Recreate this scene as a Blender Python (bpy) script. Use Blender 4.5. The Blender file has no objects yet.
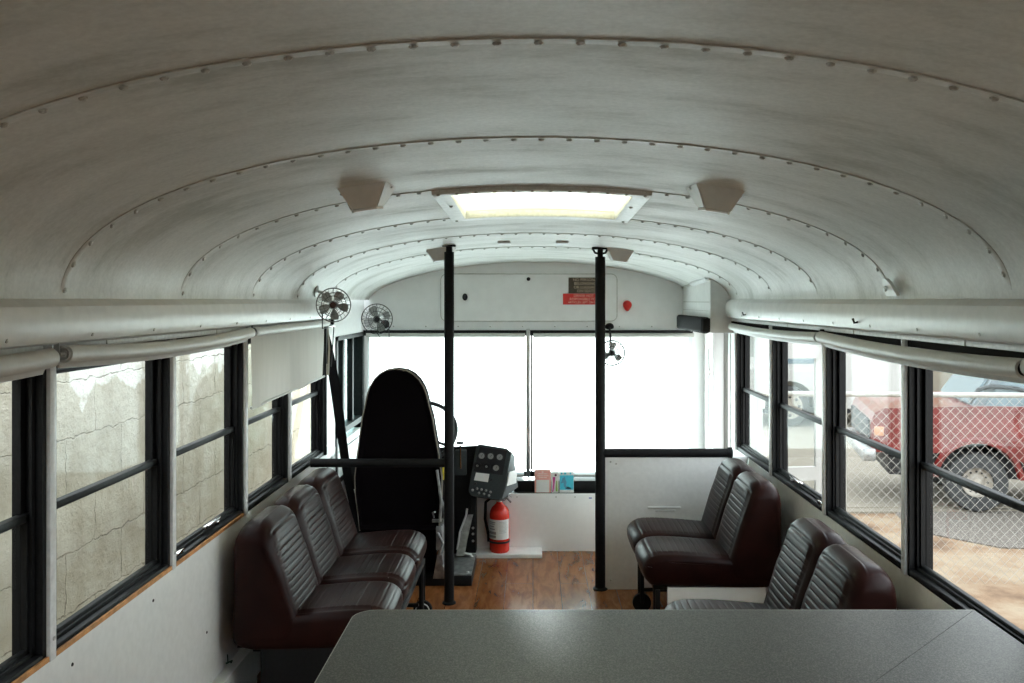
import bpy, bmesh, math, random
from mathutils import Vector, Matrix
random.seed(7)
C = bpy.context.scene.collection
S = bpy.context.scene
PI = math.pi

# ------------------------------------------------------------------ camera
EYE = 1.565
FOC = 870.0                         # focal length in pixels of the 1024 px wide frame
VX, VY = 533.0, 300.0               # vanishing point of the bus's long axis
cam_d = bpy.data.cameras.new('camera'); cam = bpy.data.objects.new('camera', cam_d); C.objects.link(cam)
cam.location = (0, 0, EYE); cam.rotation_euler = (PI/2, 0, 0)
cam_d.sensor_width = 36; cam_d.lens = FOC*36/1024
cam_d.shift_x = -(VX-512)/1024; cam_d.shift_y = -(341.5-VY)/1024
cam_d.clip_start = .02; cam_d.clip_end = 300
S.camera = cam
S.view_settings.view_transform = 'Standard'; S.view_settings.look = 'None'
S.view_settings.gamma = 1; S.view_settings.use_curve_mapping = False
S.view_settings.exposure = 1.7
S.cycles.max_bounces = 14; S.cycles.diffuse_bounces = 7; S.cycles.glossy_bounces = 5
S.cycles.transparent_max_bounces = 24; S.cycles.transmission_bounces = 8
S.cycles.sample_clamp_indirect = 6; S.cycles.caustics_reflective = False; S.cycles.caustics_refractive = False
S.cycles.use_denoising = True

# ------------------------------------------------------------------ sky and sun (bright hazy day)
W = bpy.data.worlds.new('sky'); S.world = W; W.use_nodes = True
wn = W.node_tree.nodes; wl = W.node_tree.links; wn.clear()
wo = wn.new('ShaderNodeOutputWorld'); wb = wn.new('ShaderNodeBackground')
wt = wn.new('ShaderNodeTexCoord'); ws = wn.new('ShaderNodeSeparateXYZ'); wr = wn.new('ShaderNodeValToRGB')
wl.new(wt.outputs['Generated'], ws.inputs[0]); wl.new(ws.outputs['Z'], wr.inputs[0])
wr.color_ramp.elements[0].position = .0; wr.color_ramp.elements[0].color = (.93, .99, 1, 1)
wr.color_ramp.elements[1].position = .7; wr.color_ramp.elements[1].color = (.82, .92, 1, 1)
wl.new(wr.outputs[0], wb.inputs[0]); wb.inputs[1].default_value = 2.0
wl.new(wb.outputs[0], wo.inputs[0])
sun_d = bpy.data.lights.new('sun', 'SUN'); sun = bpy.data.objects.new('sun', sun_d); C.objects.link(sun)
sun_d.energy = 8.5; sun_d.angle = math.radians(4); sun_d.color = (.90, 1, 1)
sun.rotation_euler = Vector((-.02, 1, .17)).to_track_quat('Z', 'Y').to_euler()   # low sun straight ahead of the bus, on the windscreen shades

def at(px, py, Y):
    """world point seen at a photo pixel at distance Y"""
    return Vector(((px-VX)/FOC*Y, Y, EYE-(py-VY)/FOC*Y))

# ------------------------------------------------------------------ materials
def nmat(name):
    m = bpy.data.materials.new(name); m.use_nodes = True
    nt = m.node_tree; b = nt.nodes['Principled BSDF']
    return m, nt, b
def ramp(nt, stops):
    r = nt.nodes.new('ShaderNodeValToRGB'); e = r.color_ramp.elements
    while len(e) < len(stops): e.new(.5)
    for i, (p, c) in enumerate(stops):
        e[i].position = p; e[i].color = (*c, 1) if len(c) == 3 else c
    return r
def noise(nt, scale, detail=4, stretch=(1, 1, 1), rough=.55):
    tc = nt.nodes.new('ShaderNodeTexCoord'); mp = nt.nodes.new('ShaderNodeMapping')
    mp.inputs['Scale'].default_value = stretch
    n = nt.nodes.new('ShaderNodeTexNoise'); n.inputs['Scale'].default_value = scale
    n.inputs['Detail'].default_value = detail; n.inputs['Roughness'].default_value = rough
    nt.links.new(tc.outputs['Object'], mp.inputs[0]); nt.links.new(mp.outputs[0], n.inputs['Vector'])
    return n
def bump(nt, b, src, strength=.2, dist=.002):
    bp = nt.nodes.new('ShaderNodeBump'); bp.inputs['Strength'].default_value = strength
    bp.inputs['Distance'].default_value = dist
    nt.links.new(src, bp.inputs['Height']); nt.links.new(bp.outputs[0], b.inputs['Normal'])
def simple(name, col, rough=.5, metal=0, spec=.5, nscale=60, var=.12, bmp=.1, coat=0):
    m, nt, b = nmat(name)
    n = noise(nt, nscale)
    r = ramp(nt, [(.3, [c*(1-var) for c in col]), (.7, [min(1, c*(1+var)) for c in col])])
    nt.links.new(n.outputs[0], r.inputs[0]); nt.links.new(r.outputs[0], b.inputs['Base Color'])
    b.inputs['Roughness'].default_value = rough; b.inputs['Metallic'].default_value = metal
    b.inputs['Specular IOR Level'].default_value = spec; b.inputs['Coat Weight'].default_value = coat
    if bmp: bump(nt, b, n.outputs[0], bmp, .001)
    return m
M = {}
def mk_ceiling():
    m, nt, b = nmat('painted_ceiling')
    n1 = noise(nt, 2.6, 7, (.75, 2.1, .75), .68)          # brush strokes running across the bus
    n2 = noise(nt, 90, 4)
    r = ramp(nt, [(.33, (.50, .51, .475)), (.48, (.70, .71, .685)), (.66, (.79, .80, .78))])
    nt.links.new(n1.outputs[0], r.inputs[0]); nt.links.new(r.outputs[0], b.inputs['Base Color'])
    rr = ramp(nt, [(.35, (.60,)*3), (.65, (.45,)*3)])
    nt.links.new(n1.outputs[0], rr.inputs[0]); nt.links.new(rr.outputs[0], b.inputs['Roughness'])
    g = ramp(nt, [(.35, (.90,)*3), (.65, (1, 1, 1))]); nt.links.new(n2.outputs[0], g.inputs[0])
    mg = nt.nodes.new('ShaderNodeMix'); mg.data_type = 'RGBA'; mg.blend_type = 'MULTIPLY'; mg.inputs[0].default_value = 1
    nt.links.new(r.outputs[0], mg.inputs[6]); nt.links.new(g.outputs[0], mg.inputs[7]); nt.links.new(mg.outputs[2], b.inputs['Base Color'])
    bump(nt, b, n2.outputs[0], .35, .0012)
    return m
M['ceiling'] = mk_ceiling()
M['white_paint'] = simple('white_paint', (.77, .78, .765), .38, nscale=25, var=.05, bmp=.15)
M['front_paint'] = simple('front_white_paint', (.92, .93, .925), .42, nscale=12, var=.03, bmp=.1)
M['white_panel'] = simple('white_wall_panel', (.83, .84, .83), .35, nscale=40, var=.04, bmp=.1)
M['bright_panel'] = simple('bright_white_panel', (.93, .93, .925), .4, nscale=30, var=.02, bmp=.05)
M['seam'] = simple('seam_sealer', (.56, .56, .53), .6, nscale=60, var=.15)
M['rivet'] = simple('painted_rivet', (.5, .5, .47), .4, nscale=200, var=.3, bmp=0)
M['black'] = simple('black_enamel', (.006, .006, .0065), .5, spec=.25, nscale=80, var=.3)
M['frame'] = simple('black_window_frame', (.006, .006, .0065), .5, spec=.22, nscale=70, var=.5, bmp=.3)
M['rubber'] = simple('black_rubber', (.008, .008, .008), .75, spec=.2, nscale=120, var=.3)
M['pad'] = simple('black_pad_vinyl', (.008, .008, .0085), .65, spec=.2, nscale=150, var=.3, bmp=.3)
M['greypad'] = simple('charcoal_pad_vinyl', (.02, .02, .021), .8, spec=.1, nscale=150, var=.2, bmp=.3)
M['alu'] = simple('aluminium', (.62, .63, .63), .32, metal=.85, nscale=120, var=.1)
M['post'] = simple('grey_post_paint', (.72, .73, .73), .4, nscale=60, var=.1)
M['chrome'] = simple('chrome', (.8, .8, .8), .15, metal=1, nscale=90, var=.05, bmp=0)
M['steel'] = simple('worn_steel', (.32, .33, .33), .38, metal=.7, nscale=25, var=.4)
M['ply'] = simple('plywood_edge', (.52, .25, .09), .55, nscale=40, var=.3)
M['seatback'] = simple('driver_seat_cloth', (.005, .0035, .0045), .95, spec=.05, nscale=300, var=.4, bmp=.3)
M['piping'] = simple('cream_piping', (.30, .27, .22), .5, nscale=80, var=.1)
M['strap'] = simple('belt_webbing', (.006, .006, .0065), .85, spec=.1, nscale=400, var=.3, bmp=.3)
M['red'] = simple('red_enamel', (.72, .03, .015), .25, nscale=30, var=.08, coat=.4, bmp=0)
M['redplastic'] = simple('red_plastic', (.6, .02, .015), .35, nscale=30, var=.1, bmp=0)
M['console'] = simple('grey_console_plastic', (.04, .05, .053), .55, spec=.3, nscale=120, var=.15, bmp=.25)
M['console_side'] = simple('pale_grey_plastic', (.11, .118, .12), .6, spec=.2, nscale=120, var=.1, bmp=.15)
M['signred'] = simple('red_sign_enamel', (.62, .035, .03), .4, nscale=40, var=.05, bmp=0)
M['signdark'] = simple('olive_black_sign', (.075, .055, .035), .4, nscale=60, var=.25, bmp=0)
M['signtext'] = simple('cream_lettering', (.62, .5, .38), .5, nscale=60, var=.05, bmp=0)
M['signtext2'] = simple('pink_lettering', (.85, .5, .42), .5, nscale=60, var=.05, bmp=0)
M['wire'] = simple('fan_wire', (.24, .24, .23), .3, metal=.8, nscale=60, var=.1, bmp=0)
M['fanblade'] = simple('fan_blade', (.30, .30, .29), .35, metal=.3, nscale=60, var=.1, bmp=0)
M['fanhub'] = simple('brown_hub', (.09, .03, .02), .4, nscale=60, var=.1, bmp=0)
M['fanmetal'] = simple('grey_fan_motor', (.4, .4, .38), .4, metal=.3, nscale=60, var=.1, bmp=0)
M['dial'] = simple('dial_face', (.30, .31, .30), .4, nscale=60, var=.1, bmp=0)
M['label'] = simple('white_label', (.8, .8, .78), .5, nscale=60, var=.03, bmp=0)
M['ink'] = simple('printed_ink', (.02, .02, .022), .5, spec=.25, nscale=60, var=.1, bmp=0)
M['pink'] = simple('pink_card', (.85, .42, .36), .6, nscale=60, var=.04, bmp=0)
M['magenta'] = simple('magenta_print', (.55, .06, .30), .5, nscale=60, var=.1, bmp=0)
M['purple'] = simple('dark_purple_print', (.09, .02, .06), .5, nscale=60, var=.1, bmp=0)
M['green'] = simple('green_print', (.25, .45, .08), .5, nscale=60, var=.1, bmp=0)
M['cyan'] = simple('cyan_print', (.08, .62, .8), .5, nscale=60, var=.05, bmp=0)
M['teal'] = simple('teal_print', (.1, .33, .5), .5, nscale=60, var=.1, bmp=0)
M['yellow'] = simple('yellow_print', (.8, .65, .05), .5, nscale=60, var=.05, bmp=0)
def mk_vinyl():
    m, nt, b = nmat('oxblood_vinyl')
    n = noise(nt, 7, 5); r = ramp(nt, [(.3, (.010, .0026, .0021)), (.7, (.024, .0065, .0050))])
    nt.links.new(n.outputs[0], r.inputs[0]); nt.links.new(r.outputs[0], b.inputs['Base Color'])
    b.inputs['Roughness'].default_value = .38; b.inputs['Specular IOR Level'].default_value = .15
    n2 = noise(nt, 260, 3); bump(nt, b, n2.outputs[0], .35, .0008)
    return m
M['vinyl'] = mk_vinyl()
def mk_wood():
    m, nt, b = nmat('wood_plank_vinyl')
    tc = nt.nodes.new('ShaderNodeTexCoord'); mp = nt.nodes.new('ShaderNodeMapping')
    mp.inputs['Rotation'].default_value = (0, 0, PI/2)
    nt.links.new(tc.outputs['Object'], mp.inputs[0])
    br = nt.nodes.new('ShaderNodeTexBrick'); nt.links.new(mp.outputs[0], br.inputs['Vector'])
    br.inputs['Scale'].default_value = 1; br.inputs['Brick Width'].default_value = 1.2
    br.inputs['Row Height'].default_value = .15; br.inputs['Mortar Size'].default_value = .0015
    br.inputs['Color1'].default_value = (.8, .8, .8, 1); br.inputs['Color2'].default_value = (1, 1, 1, 1)
    br.inputs['Mortar'].default_value = (.35, .35, .35, 1)
    n = noise(nt, 5, 8, (5, 1.1, 1), .6); n.inputs['Distortion'].default_value = .5
    r = ramp(nt, [(.3, (.15, .048, .016)), (.48, (.24, .085, .028)), (.6, (.31, .125, .045)), (.75, (.20, .072, .025))])
    nt.links.new(n.outputs[0], r.inputs[0])
    mx = nt.nodes.new('ShaderNodeMix'); mx.data_type = 'RGBA'; mx.blend_type = 'MULTIPLY'; mx.inputs[0].default_value = 1
    nt.links.new(r.outputs[0], mx.inputs[6]); nt.links.new(br.outputs['Color'], mx.inputs[7])
    nt.links.new(mx.outputs[2], b.inputs['Base Color']); b.inputs['Roughness'].default_value = .22
    return m
M['wood'] = mk_wood()
def mk_laminate():
    m, nt, b = nmat('speckled_grey_laminate')
    n = noise(nt, 330, 2); r = ramp(nt, [(.35, (.027, .027, .023)), (.5, (.058, .058, .051)), (.66, (.12, .118, .104))])
    nt.links.new(n.outputs[0], r.inputs[0]); nt.links.new(r.outputs[0], b.inputs['Base Color'])
    b.inputs['Roughness'].default_value = .5
    bump(nt, b, n.outputs[0], .1, .0003)
    return m
M['laminate'] = mk_laminate()
M['lamedge'] = simple('laminate_edge', (.34, .34, .3), .4, nscale=60, var=.1)
def mk_glass(name, tint, refl=1.0):
    m = bpy.data.materials.new(name); m.use_nodes = True; nt = m.node_tree; nt.nodes.clear()
    o = nt.nodes.new('ShaderNodeOutputMaterial'); mx = nt.nodes.new('ShaderNodeMixShader')
    t = nt.nodes.new('ShaderNodeBsdfTransparent'); g = nt.nodes.new('ShaderNodeBsdfGlossy')
    t.inputs[0].default_value = (*tint, 1); g.inputs['Roughness'].default_value = .0
    lw = nt.nodes.new('ShaderNodeLayerWeight'); lw.inputs['Blend'].default_value = .5
    p = nt.nodes.new('ShaderNodeMath'); p.operation = 'POWER'; p.inputs[1].default_value = 5
    ma = nt.nodes.new('ShaderNodeMath'); ma.operation = 'MULTIPLY_ADD'; ma.inputs[1].default_value = .96*refl; ma.inputs[2].default_value = .04*refl
    nt.links.new(lw.outputs['Facing'], p.inputs[0]); nt.links.new(p.outputs[0], ma.inputs[0])
    nt.links.new(ma.outputs[0], mx.inputs[0]); nt.links.new(t.outputs[0], mx.inputs[1]); nt.links.new(g.outputs[0], mx.inputs[2])
    nt.links.new(mx.outputs[0], o.inputs[0])
    return m
M['glass'] = mk_glass('window_glass', (.91, .915, .91), .22)
M['tealglass'] = mk_glass('teal_tinted_glass', (.78, .95, .95))
def mk_translucent(name, col, fac, rough_var=0.03, wr=(1, 1, 1)):
    m = bpy.data.materials.new(name); m.use_nodes = True; nt = m.node_tree; nt.nodes.clear()
    o = nt.nodes.new('ShaderNodeOutputMaterial'); mx = nt.nodes.new('ShaderNodeMixShader'); mx.inputs[0].default_value = fac
    d = nt.nodes.new('ShaderNodeBsdfDiffuse'); t = nt.nodes.new('ShaderNodeBsdfTranslucent')
    n = noise(nt, 3, 3, wr)
    r = ramp(nt, [(.3, [c*(1-rough_var) for c in col]), (.7, col)])
    nt.links.new(n.outputs[0], r.inputs[0]); nt.links.new(r.outputs[0], d.inputs[0]); nt.links.new(r.outputs[0], t.inputs[0])
    nt.links.new(d.outputs[0], mx.inputs[1]); nt.links.new(t.outputs[0], mx.inputs[2]); nt.links.new(mx.outputs[0], o.inputs[0])
    return m
M['frontshade'] = mk_translucent('pale_shade_cloth', (.84, .93, .92), .7)
M['shade'] = mk_translucent('white_shade_cloth', (.78, .78, .74), .22, .06, (1, 6, 1))
M['skylight'] = mk_translucent('cream_skylight_plastic', (.97, .93, .74), .72)
def mk_block():
    m, nt, b = nmat('painted_block_wall')
    tc = nt.nodes.new('ShaderNodeTexCoord'); mp = nt.nodes.new('ShaderNodeMapping')
    mp.inputs['Rotation'].default_value = (0, 0, 0)
    sx = nt.nodes.new('ShaderNodeSeparateXYZ'); cb = nt.nodes.new('ShaderNodeCombineXYZ')
    nt.links.new(tc.outputs['Object'], sx.inputs[0]); nt.links.new(sx.outputs['Y'], cb.inputs['X']); nt.links.new(sx.outputs['Z'], cb.inputs['Y'])
    nz = noise(nt, 14, 5); vm = nt.nodes.new('ShaderNodeVectorMath'); vm.operation = 'MULTIPLY_ADD'
    vm.inputs[1].default_value = (.05, .05, 0); nt.links.new(nz.outputs['Color'], vm.inputs[0]); nt.links.new(cb.outputs[0], vm.inputs[2])
    br = nt.nodes.new('ShaderNodeTexBrick'); nt.links.new(vm.outputs[0], br.inputs['Vector'])
    br.inputs['Scale'].default_value = 1; br.inputs['Brick Width'].default_value = .43; br.inputs['Row Height'].default_value = .215
    br.inputs['Mortar Size'].default_value = .004; br.inputs['Mortar Smooth'].default_value = .6
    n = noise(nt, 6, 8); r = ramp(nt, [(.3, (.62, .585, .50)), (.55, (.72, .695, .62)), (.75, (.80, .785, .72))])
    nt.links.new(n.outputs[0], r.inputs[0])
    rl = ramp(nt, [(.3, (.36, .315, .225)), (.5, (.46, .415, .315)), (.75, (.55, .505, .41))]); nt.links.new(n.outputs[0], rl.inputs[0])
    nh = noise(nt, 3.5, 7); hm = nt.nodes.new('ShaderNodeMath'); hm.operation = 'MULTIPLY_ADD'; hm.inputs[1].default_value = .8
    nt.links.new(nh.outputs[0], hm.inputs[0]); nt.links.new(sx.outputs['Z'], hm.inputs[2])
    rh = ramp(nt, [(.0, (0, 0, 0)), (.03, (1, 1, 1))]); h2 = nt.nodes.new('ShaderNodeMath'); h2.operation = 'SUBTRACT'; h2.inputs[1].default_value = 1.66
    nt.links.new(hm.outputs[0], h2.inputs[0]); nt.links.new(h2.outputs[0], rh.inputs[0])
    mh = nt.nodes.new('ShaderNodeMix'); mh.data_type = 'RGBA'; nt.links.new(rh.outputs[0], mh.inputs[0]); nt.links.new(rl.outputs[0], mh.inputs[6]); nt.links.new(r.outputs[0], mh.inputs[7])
    r = mh
    n3 = noise(nt, 9, 6); r3 = ramp(nt, [(.50, (0, 0, 0)), (.60, (1, 1, 1))]); nt.links.new(n3.outputs[0], r3.inputs[0])
    mu = nt.nodes.new('ShaderNodeMath'); mu.operation = 'MULTIPLY'; nt.links.new(br.outputs['Fac'], mu.inputs[0]); nt.links.new(r3.outputs[0], mu.inputs[1])
    mx = nt.nodes.new('ShaderNodeMix'); mx.data_type = 'RGBA'; nt.links.new(mu.outputs[0], mx.inputs[0])
    nt.links.new(r.outputs[2], mx.inputs[6]); mx.inputs[7].default_value = (.24, .20, .14, 1)
    # grey stain specks along joints
    nt.links.new(mx.outputs[2], b.inputs['Base Color']); b.inputs['Roughness'].default_value = .85
    n2 = noise(nt, 22, 8, rough=.7); sb = nt.nodes.new('ShaderNodeMath'); sb.operation = 'SUBTRACT'
    nt.links.new(n2.outputs[0], sb.inputs[0]); nt.links.new(br.outputs['Fac'], sb.inputs[1])
    bump(nt, b, sb.outputs[0], .8, .02)
    return m
M['block'] = mk_block()
def mk_ground(name, stops, scale, bs=.6, stretch=(1, 1, 1), bd=.02):
    m, nt, b = nmat(name); n = noise(nt, scale, 8, stretch, .62); r = ramp(nt, stops)
    nt.links.new(n.outputs[0], r.inputs[0]); nt.links.new(r.outputs[0], b.inputs['Base Color'])
    b.inputs['Roughness'].default_value = .95; bump(nt, b, n.outputs[0], bs, bd)
    return m
M['dirt'] = mk_ground('tan_dirt', [(.34, (.08, .042, .02)), (.44, (.165, .10, .055)), (.56, (.21, .155, .10)), (.75, (.145, .098, .06))], 1.7)
M['gravel'] = mk_ground('gravel', [(.36, (.03, .025, .021)), (.5, (.10, .083, .068)), (.64, (.21, .178, .145))], 55)
M['concrete'] = mk_ground('pale_concrete', [(.3, (.145, .122, .092)), (.7, (.18, .155, .118))], 2.5, .1)
M['siding'] = mk_ground('cream_siding', [(.3, (.19, .15, .095)), (.7, (.23, .185, .125))], 3, .05)
M['leaf'] = mk_ground('leaf_green', [(.3, (.04, .12, .02)), (.7, (.22, .42, .08))], 6, .2)
M['bark'] = mk_ground('bark', [(.3, (.10, .07, .05)), (.7, (.2, .15, .1))], 10, .5, (1, 1, .2))
M['truckred'] = simple('red_car_paint', (.11, .006, .005), .28, nscale=4, var=.3, coat=.5, bmp=0)
M['canvas'] = simple('faded_canvas', (.11, .13, .14), .7, nscale=10, var=.15)
M['tyre'] = simple('tyre_rubber', (.03, .03, .03), .8, nscale=40, var=.3)
M['rim'] = simple('steel_wheel_rim', (.27, .24, .2), .4, metal=.2, nscale=20, var=.15, bmp=0)
M['white_car'] = simple('white_vehicle_paint', (.33, .32, .30), .35, nscale=8, var=.04, bmp=0)
M['galv'] = simple('galvanised_wire', (.28, .265, .235), .55, metal=.1, nscale=40, var=.1, bmp=0)
M['carglass'] = simple('dark_car_glass', (.12, .16, .18), .08, nscale=20, var=.1, bmp=0)
M['amber'] = simple('lamp_lens', (.35, .16, .08), .3, nscale=20, var=.1, bmp=0)
M['bluemark'] = simple('blue_mark', (.05, .08, .5), .5, nscale=20, var=.1, bmp=0)

# ------------------------------------------------------------------ mesh helpers
def bx(bm, x0, x1, y0, y1, z0, z1, bev=0, seg=2):
    r = bmesh.ops.create_cube(bm, size=1)
    vs = r['verts']
    for v in vs:
        v.co = Vector((x0+(v.co.x+.5)*(x1-x0), y0+(v.co.y+.5)*(y1-y0), z0+(v.co.z+.5)*(z1-z0)))
    if bev:
        es = list({e for v in vs for e in v.link_edges})
        bmesh.ops.bevel(bm, geom=es, offset=bev, segments=seg, affect='EDGES', profile=.5)
def frame_axes(d):
    d = d.normalized(); up = Vector((0, 0, 1)) if abs(d.z) < .95 else Vector((0, 1, 0))
    a = d.cross(up).normalized(); return a, d.cross(a).normalized()
def tube(bm, pts, r, n=12, cap=True, closed=False, rx=None, up=None):
    pts = [Vector(p) for p in pts]; rings = []; N = len(pts)
    a0 = None
    for i, p in enumerate(pts):
        if closed: d = pts[(i+1) % N]-pts[i-1]
        else: d = pts[min(i+1, N-1)]-pts[max(i-1, 0)]
        a, b = frame_axes(d)
        if up is not None:
            dn = d.normalized(); a = dn.cross(Vector(up)).normalized(); b = dn.cross(a).normalized()
        elif a0 is not None:
            dn = d.normalized(); a = (a0-dn*a0.dot(dn)).normalized(); b = dn.cross(a).normalized()
        a0 = a
        ri = r[i] if isinstance(r, (list, tuple)) else r
        rb = ri if rx is None else rx
        rings.append([bm.verts.new(p+a*math.cos(t)*ri+b*math.sin(t)*rb) for t in [2*PI*k/n for k in range(n)]])
    M_ = N if closed else N-1
    for i in range(M_):
        A, B = rings[i], rings[(i+1) % N]
        for k in range(n): bm.faces.new((A[k], A[(k+1) % n], B[(k+1) % n], B[k]))
    if cap and not closed:
        bm.faces.new(rings[0][::-1]); bm.faces.new(rings[-1])
def ring(bm, c, R, r, axis, n=40, k=8, squash=1):
    c = Vector(c); a, b = frame_axes(Vector(axis))
    tube(bm, [c+a*math.cos(t)*R+b*math.sin(t)*R*squash for t in [2*PI*i/n for i in range(n)]], r, k, closed=True)
def disc(bm, c, axis, prof, n=24):
    """lathe: prof = list of (distance along axis, radius)"""
    c = Vector(c); ax = Vector(axis).normalized(); a, b = frame_axes(ax); rings = []
    for h, r in prof:
        rings.append([bm.verts.new(c+ax*h+(a*math.cos(t)+b*math.sin(t))*max(r, 1e-5)) for t in [2*PI*i/n for i in range(n)]])
    for A, B in zip(rings, rings[1:]):
        for k in range(n): bm.faces.new((A[k], A[(k+1) % n], B[(k+1) % n], B[k]))
    bm.faces.new(rings[0][::-1]); bm.faces.new(rings[-1])
def prism(bm, pts, vec):
    pts = [Vector(p) for p in pts]; vec = Vector(vec)
    A = [bm.verts.new(p) for p in pts]; B = [bm.verts.new(p+vec) for p in pts]; n = len(A)
    bm.faces.new(A[::-1]); bm.faces.new(B)
    for k in range(n): bm.faces.new((A[k], A[(k+1) % n], B[(k+1) % n], B[k]))
def hexa(bm, A, B):
    """solid between two matching quads"""
    a = [bm.verts.new(Vector(p)) for p in A]; b = [bm.verts.new(Vector(p)) for p in B]; n = len(a)
    bm.faces.new(a[::-1]); bm.faces.new(b)
    for k in range(n): bm.faces.new((a[k], a[(k+1) % n], b[(k+1) % n], b[k]))
def grid(bm, rows, closeu=False):
    V = [[bm.verts.new(p) for p in r] for r in rows]
    for A, B in zip(V, V[1:]):
        n = len(A)
        for k in range(n if closeu else n-1): bm.faces.new((A[k], A[(k+1) % n], B[(k+1) % n], B[k]))
    return V
ORG = {}
def obj(name, bm, m, parent=None, smooth=None, label=None):
    bmesh.ops.remove_doubles(bm, verts=bm.verts, dist=1e-6)
    bmesh.ops.recalc_face_normals(bm, faces=bm.faces)
    me = bpy.data.meshes.new(name); off = ORG.get(parent.name, Vector((0, 0, 0))) if parent else Vector((0, 0, 0))
    if off.length: bmesh.ops.translate(bm, verts=bm.verts, vec=-off)
    bm.to_mesh(me); bm.free(); me.materials.append(M[m] if isinstance(m, str) else m)
    o = bpy.data.objects.new(name, me); C.objects.link(o)
    if parent: o.parent = parent
    ORG[o.name] = off
    if smooth is None or smooth:
        for p in me.polygons: p.use_smooth = True
        try: me.set_sharp_from_angle(angle=math.radians(38 if smooth is None else smooth))
        except Exception: pass
    if label: o['label'] = label
    return o
def B(): return bmesh.new()
def split_obj(name, bm, m, parent):
    """one object per loose piece"""
    bmesh.ops.recalc_face_normals(bm, faces=bm.faces)
    seen = set()
    for v in list(bm.verts):
        if v in seen: continue
        st = [v]; comp = []; seen.add(v)
        while st:
            a = st.pop(); comp.append(a)
            for e in a.link_edges:
                o_ = e.other_vert(a)
                if o_ not in seen: seen.add(o_); st.append(o_)
        nb = bmesh.new(); mp = {a: nb.verts.new(a.co) for a in comp}
        for f in {f for a in comp for f in a.link_faces}: nb.faces.new([mp[a] for a in f.verts])
        obj(name, nb, m, parent)
    bm.free()
def thing(name, label, cat, loc, group=None, kind=None):
    o = bpy.data.objects.new(name, None); C.objects.link(o); o.location = loc; ORG[o.name] = Vector(loc)
    o.empty_display_size = .1
    if label: o['label'] = label
    if cat: o['category'] = cat
    if group: o['group'] = group
    if kind: o['kind'] = kind
    return o
def tag(o, label, cat, group=None, kind=None):
    o['label'] = label
    if cat: o['category'] = cat
    if group: o['group'] = group
    if kind: o['kind'] = kind
    return o
def struct(name, bm, m, label=None, parent=None, smooth=None):
    o = obj(name, bm, m, parent, smooth); o['kind'] = 'structure'
    if label: o['label'] = label
    return o
def copy_tree(o, loc, rotz=0, label=None, parent=None):
    c = o.copy(); C.objects.link(c)
    if parent is None:
        c.location = loc; c.rotation_euler = (0, 0, rotz)
        if label: c['label'] = label
    else: c.parent = parent
    for ch in [x for x in S.objects if x.parent == o]: copy_tree(ch, None, parent=c)
    return c
def text(name, body, size, m, parent, loc, rot=(PI/2, 0, 0), ext=.0006, sx=1.0, align='CENTER', label=None):
    cu = bpy.data.curves.new(name, 'FONT'); cu.body = body; cu.size = size; cu.extrude = ext
    cu.align_x = align; cu.align_y = 'CENTER'; cu.resolution_u = 3
    t = bpy.data.objects.new(name, cu); C.objects.link(t); bpy.context.view_layer.update()
    me = bpy.data.meshes.new_from_object(t); bpy.data.objects.remove(t)
    me.transform(Matrix.Translation(Vector(loc)-ORG.get(parent.name, Vector((0, 0, 0)))) @ Matrix.Rotation(rot[2], 4, 'Z') @ Matrix.Rotation(rot[0], 4, 'X') @ Matrix.Diagonal((sx, 1, 1, 1)))
    me.materials.clear(); me.materials.append(M[m]); me.name = name
    o = bpy.data.objects.new(name, me); C.objects.link(o); o.parent = parent
    if label: o['label'] = label
    return o

# ------------------------------------------------------------------ the shell
XL, XR = -1.15, 1.165               # inner faces of the side walls
XC = (XL+XR)/2
YB, YF = -1.8, 5.93                 # rear wall, windscreen plane
LP = [-.73, -.03, .67, 1.37, 2.07, 2.77, 3.47, 4.10, 4.81]
RP = [-.78, -.08, .62, 1.32, 2.02, 2.72, 3.47, 4.25, 4.99]
ZS, ZH = .71, 1.415                 # sill and head of the windows
HW = 1.125
def hc(Y): return .409-.0333*(Y-1.37)
def ceil_z(x, Y):
    t = min(1, abs(x-XC)/HW); ex = .46
    if Y > 4.7: ex = .46+(min(Y, 5.93)-4.7)/1.23*.17
    return EYE+hc(Y)*max(0, 1-t*t)**ex
def ceil_pt(a, Y, dz=0):
    """a in 0..1 from left foot to right foot, dense near the feet"""
    th = PI*(1-a); x = XC+HW*math.cos(th)
    return Vector((x, Y, ceil_z(x, Y)+dz))
# ceiling skin with a hole for the roof hatch
HX0, HX1, HY0, HY1 = -.30, .355, 2.80, 3.45
bm = B()
As = sorted(set([i/72 for i in range(73)]+[1-math.acos((hx-XC)/HW)/PI for hx in (HX0, HX1)]))
Ys = sorted(set([YB+i*(YF+.05-YB)/60 for i in range(61)]+[HY0, HY1]))
V = [[bm.verts.new(ceil_pt(a, y)) for a in As] for y in Ys]
V2 = [[bm.verts.new(ceil_pt(a, y)+Vector((0, 0, .05))) for a in As] for y in Ys]
for i in range(len(Ys)-1):
    for k in range(len(As)-1):
        ym = (Ys[i]+Ys[i+1])/2; xm = (V[i][k].co.x+V[i][k+1].co.x)/2
        if HY0 < ym < HY1 and HX0 < xm < HX1: continue
        bm.faces.new((V[i][k], V[i][k+1], V[i+1][k+1], V[i+1][k]))
        bm.faces.new((V2[i][k], V2[i+1][k], V2[i+1][k+1], V2[i][k+1]))
struct('ceiling', bm, 'ceiling', 'white painted riveted metal ceiling curving over the bus')
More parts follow.
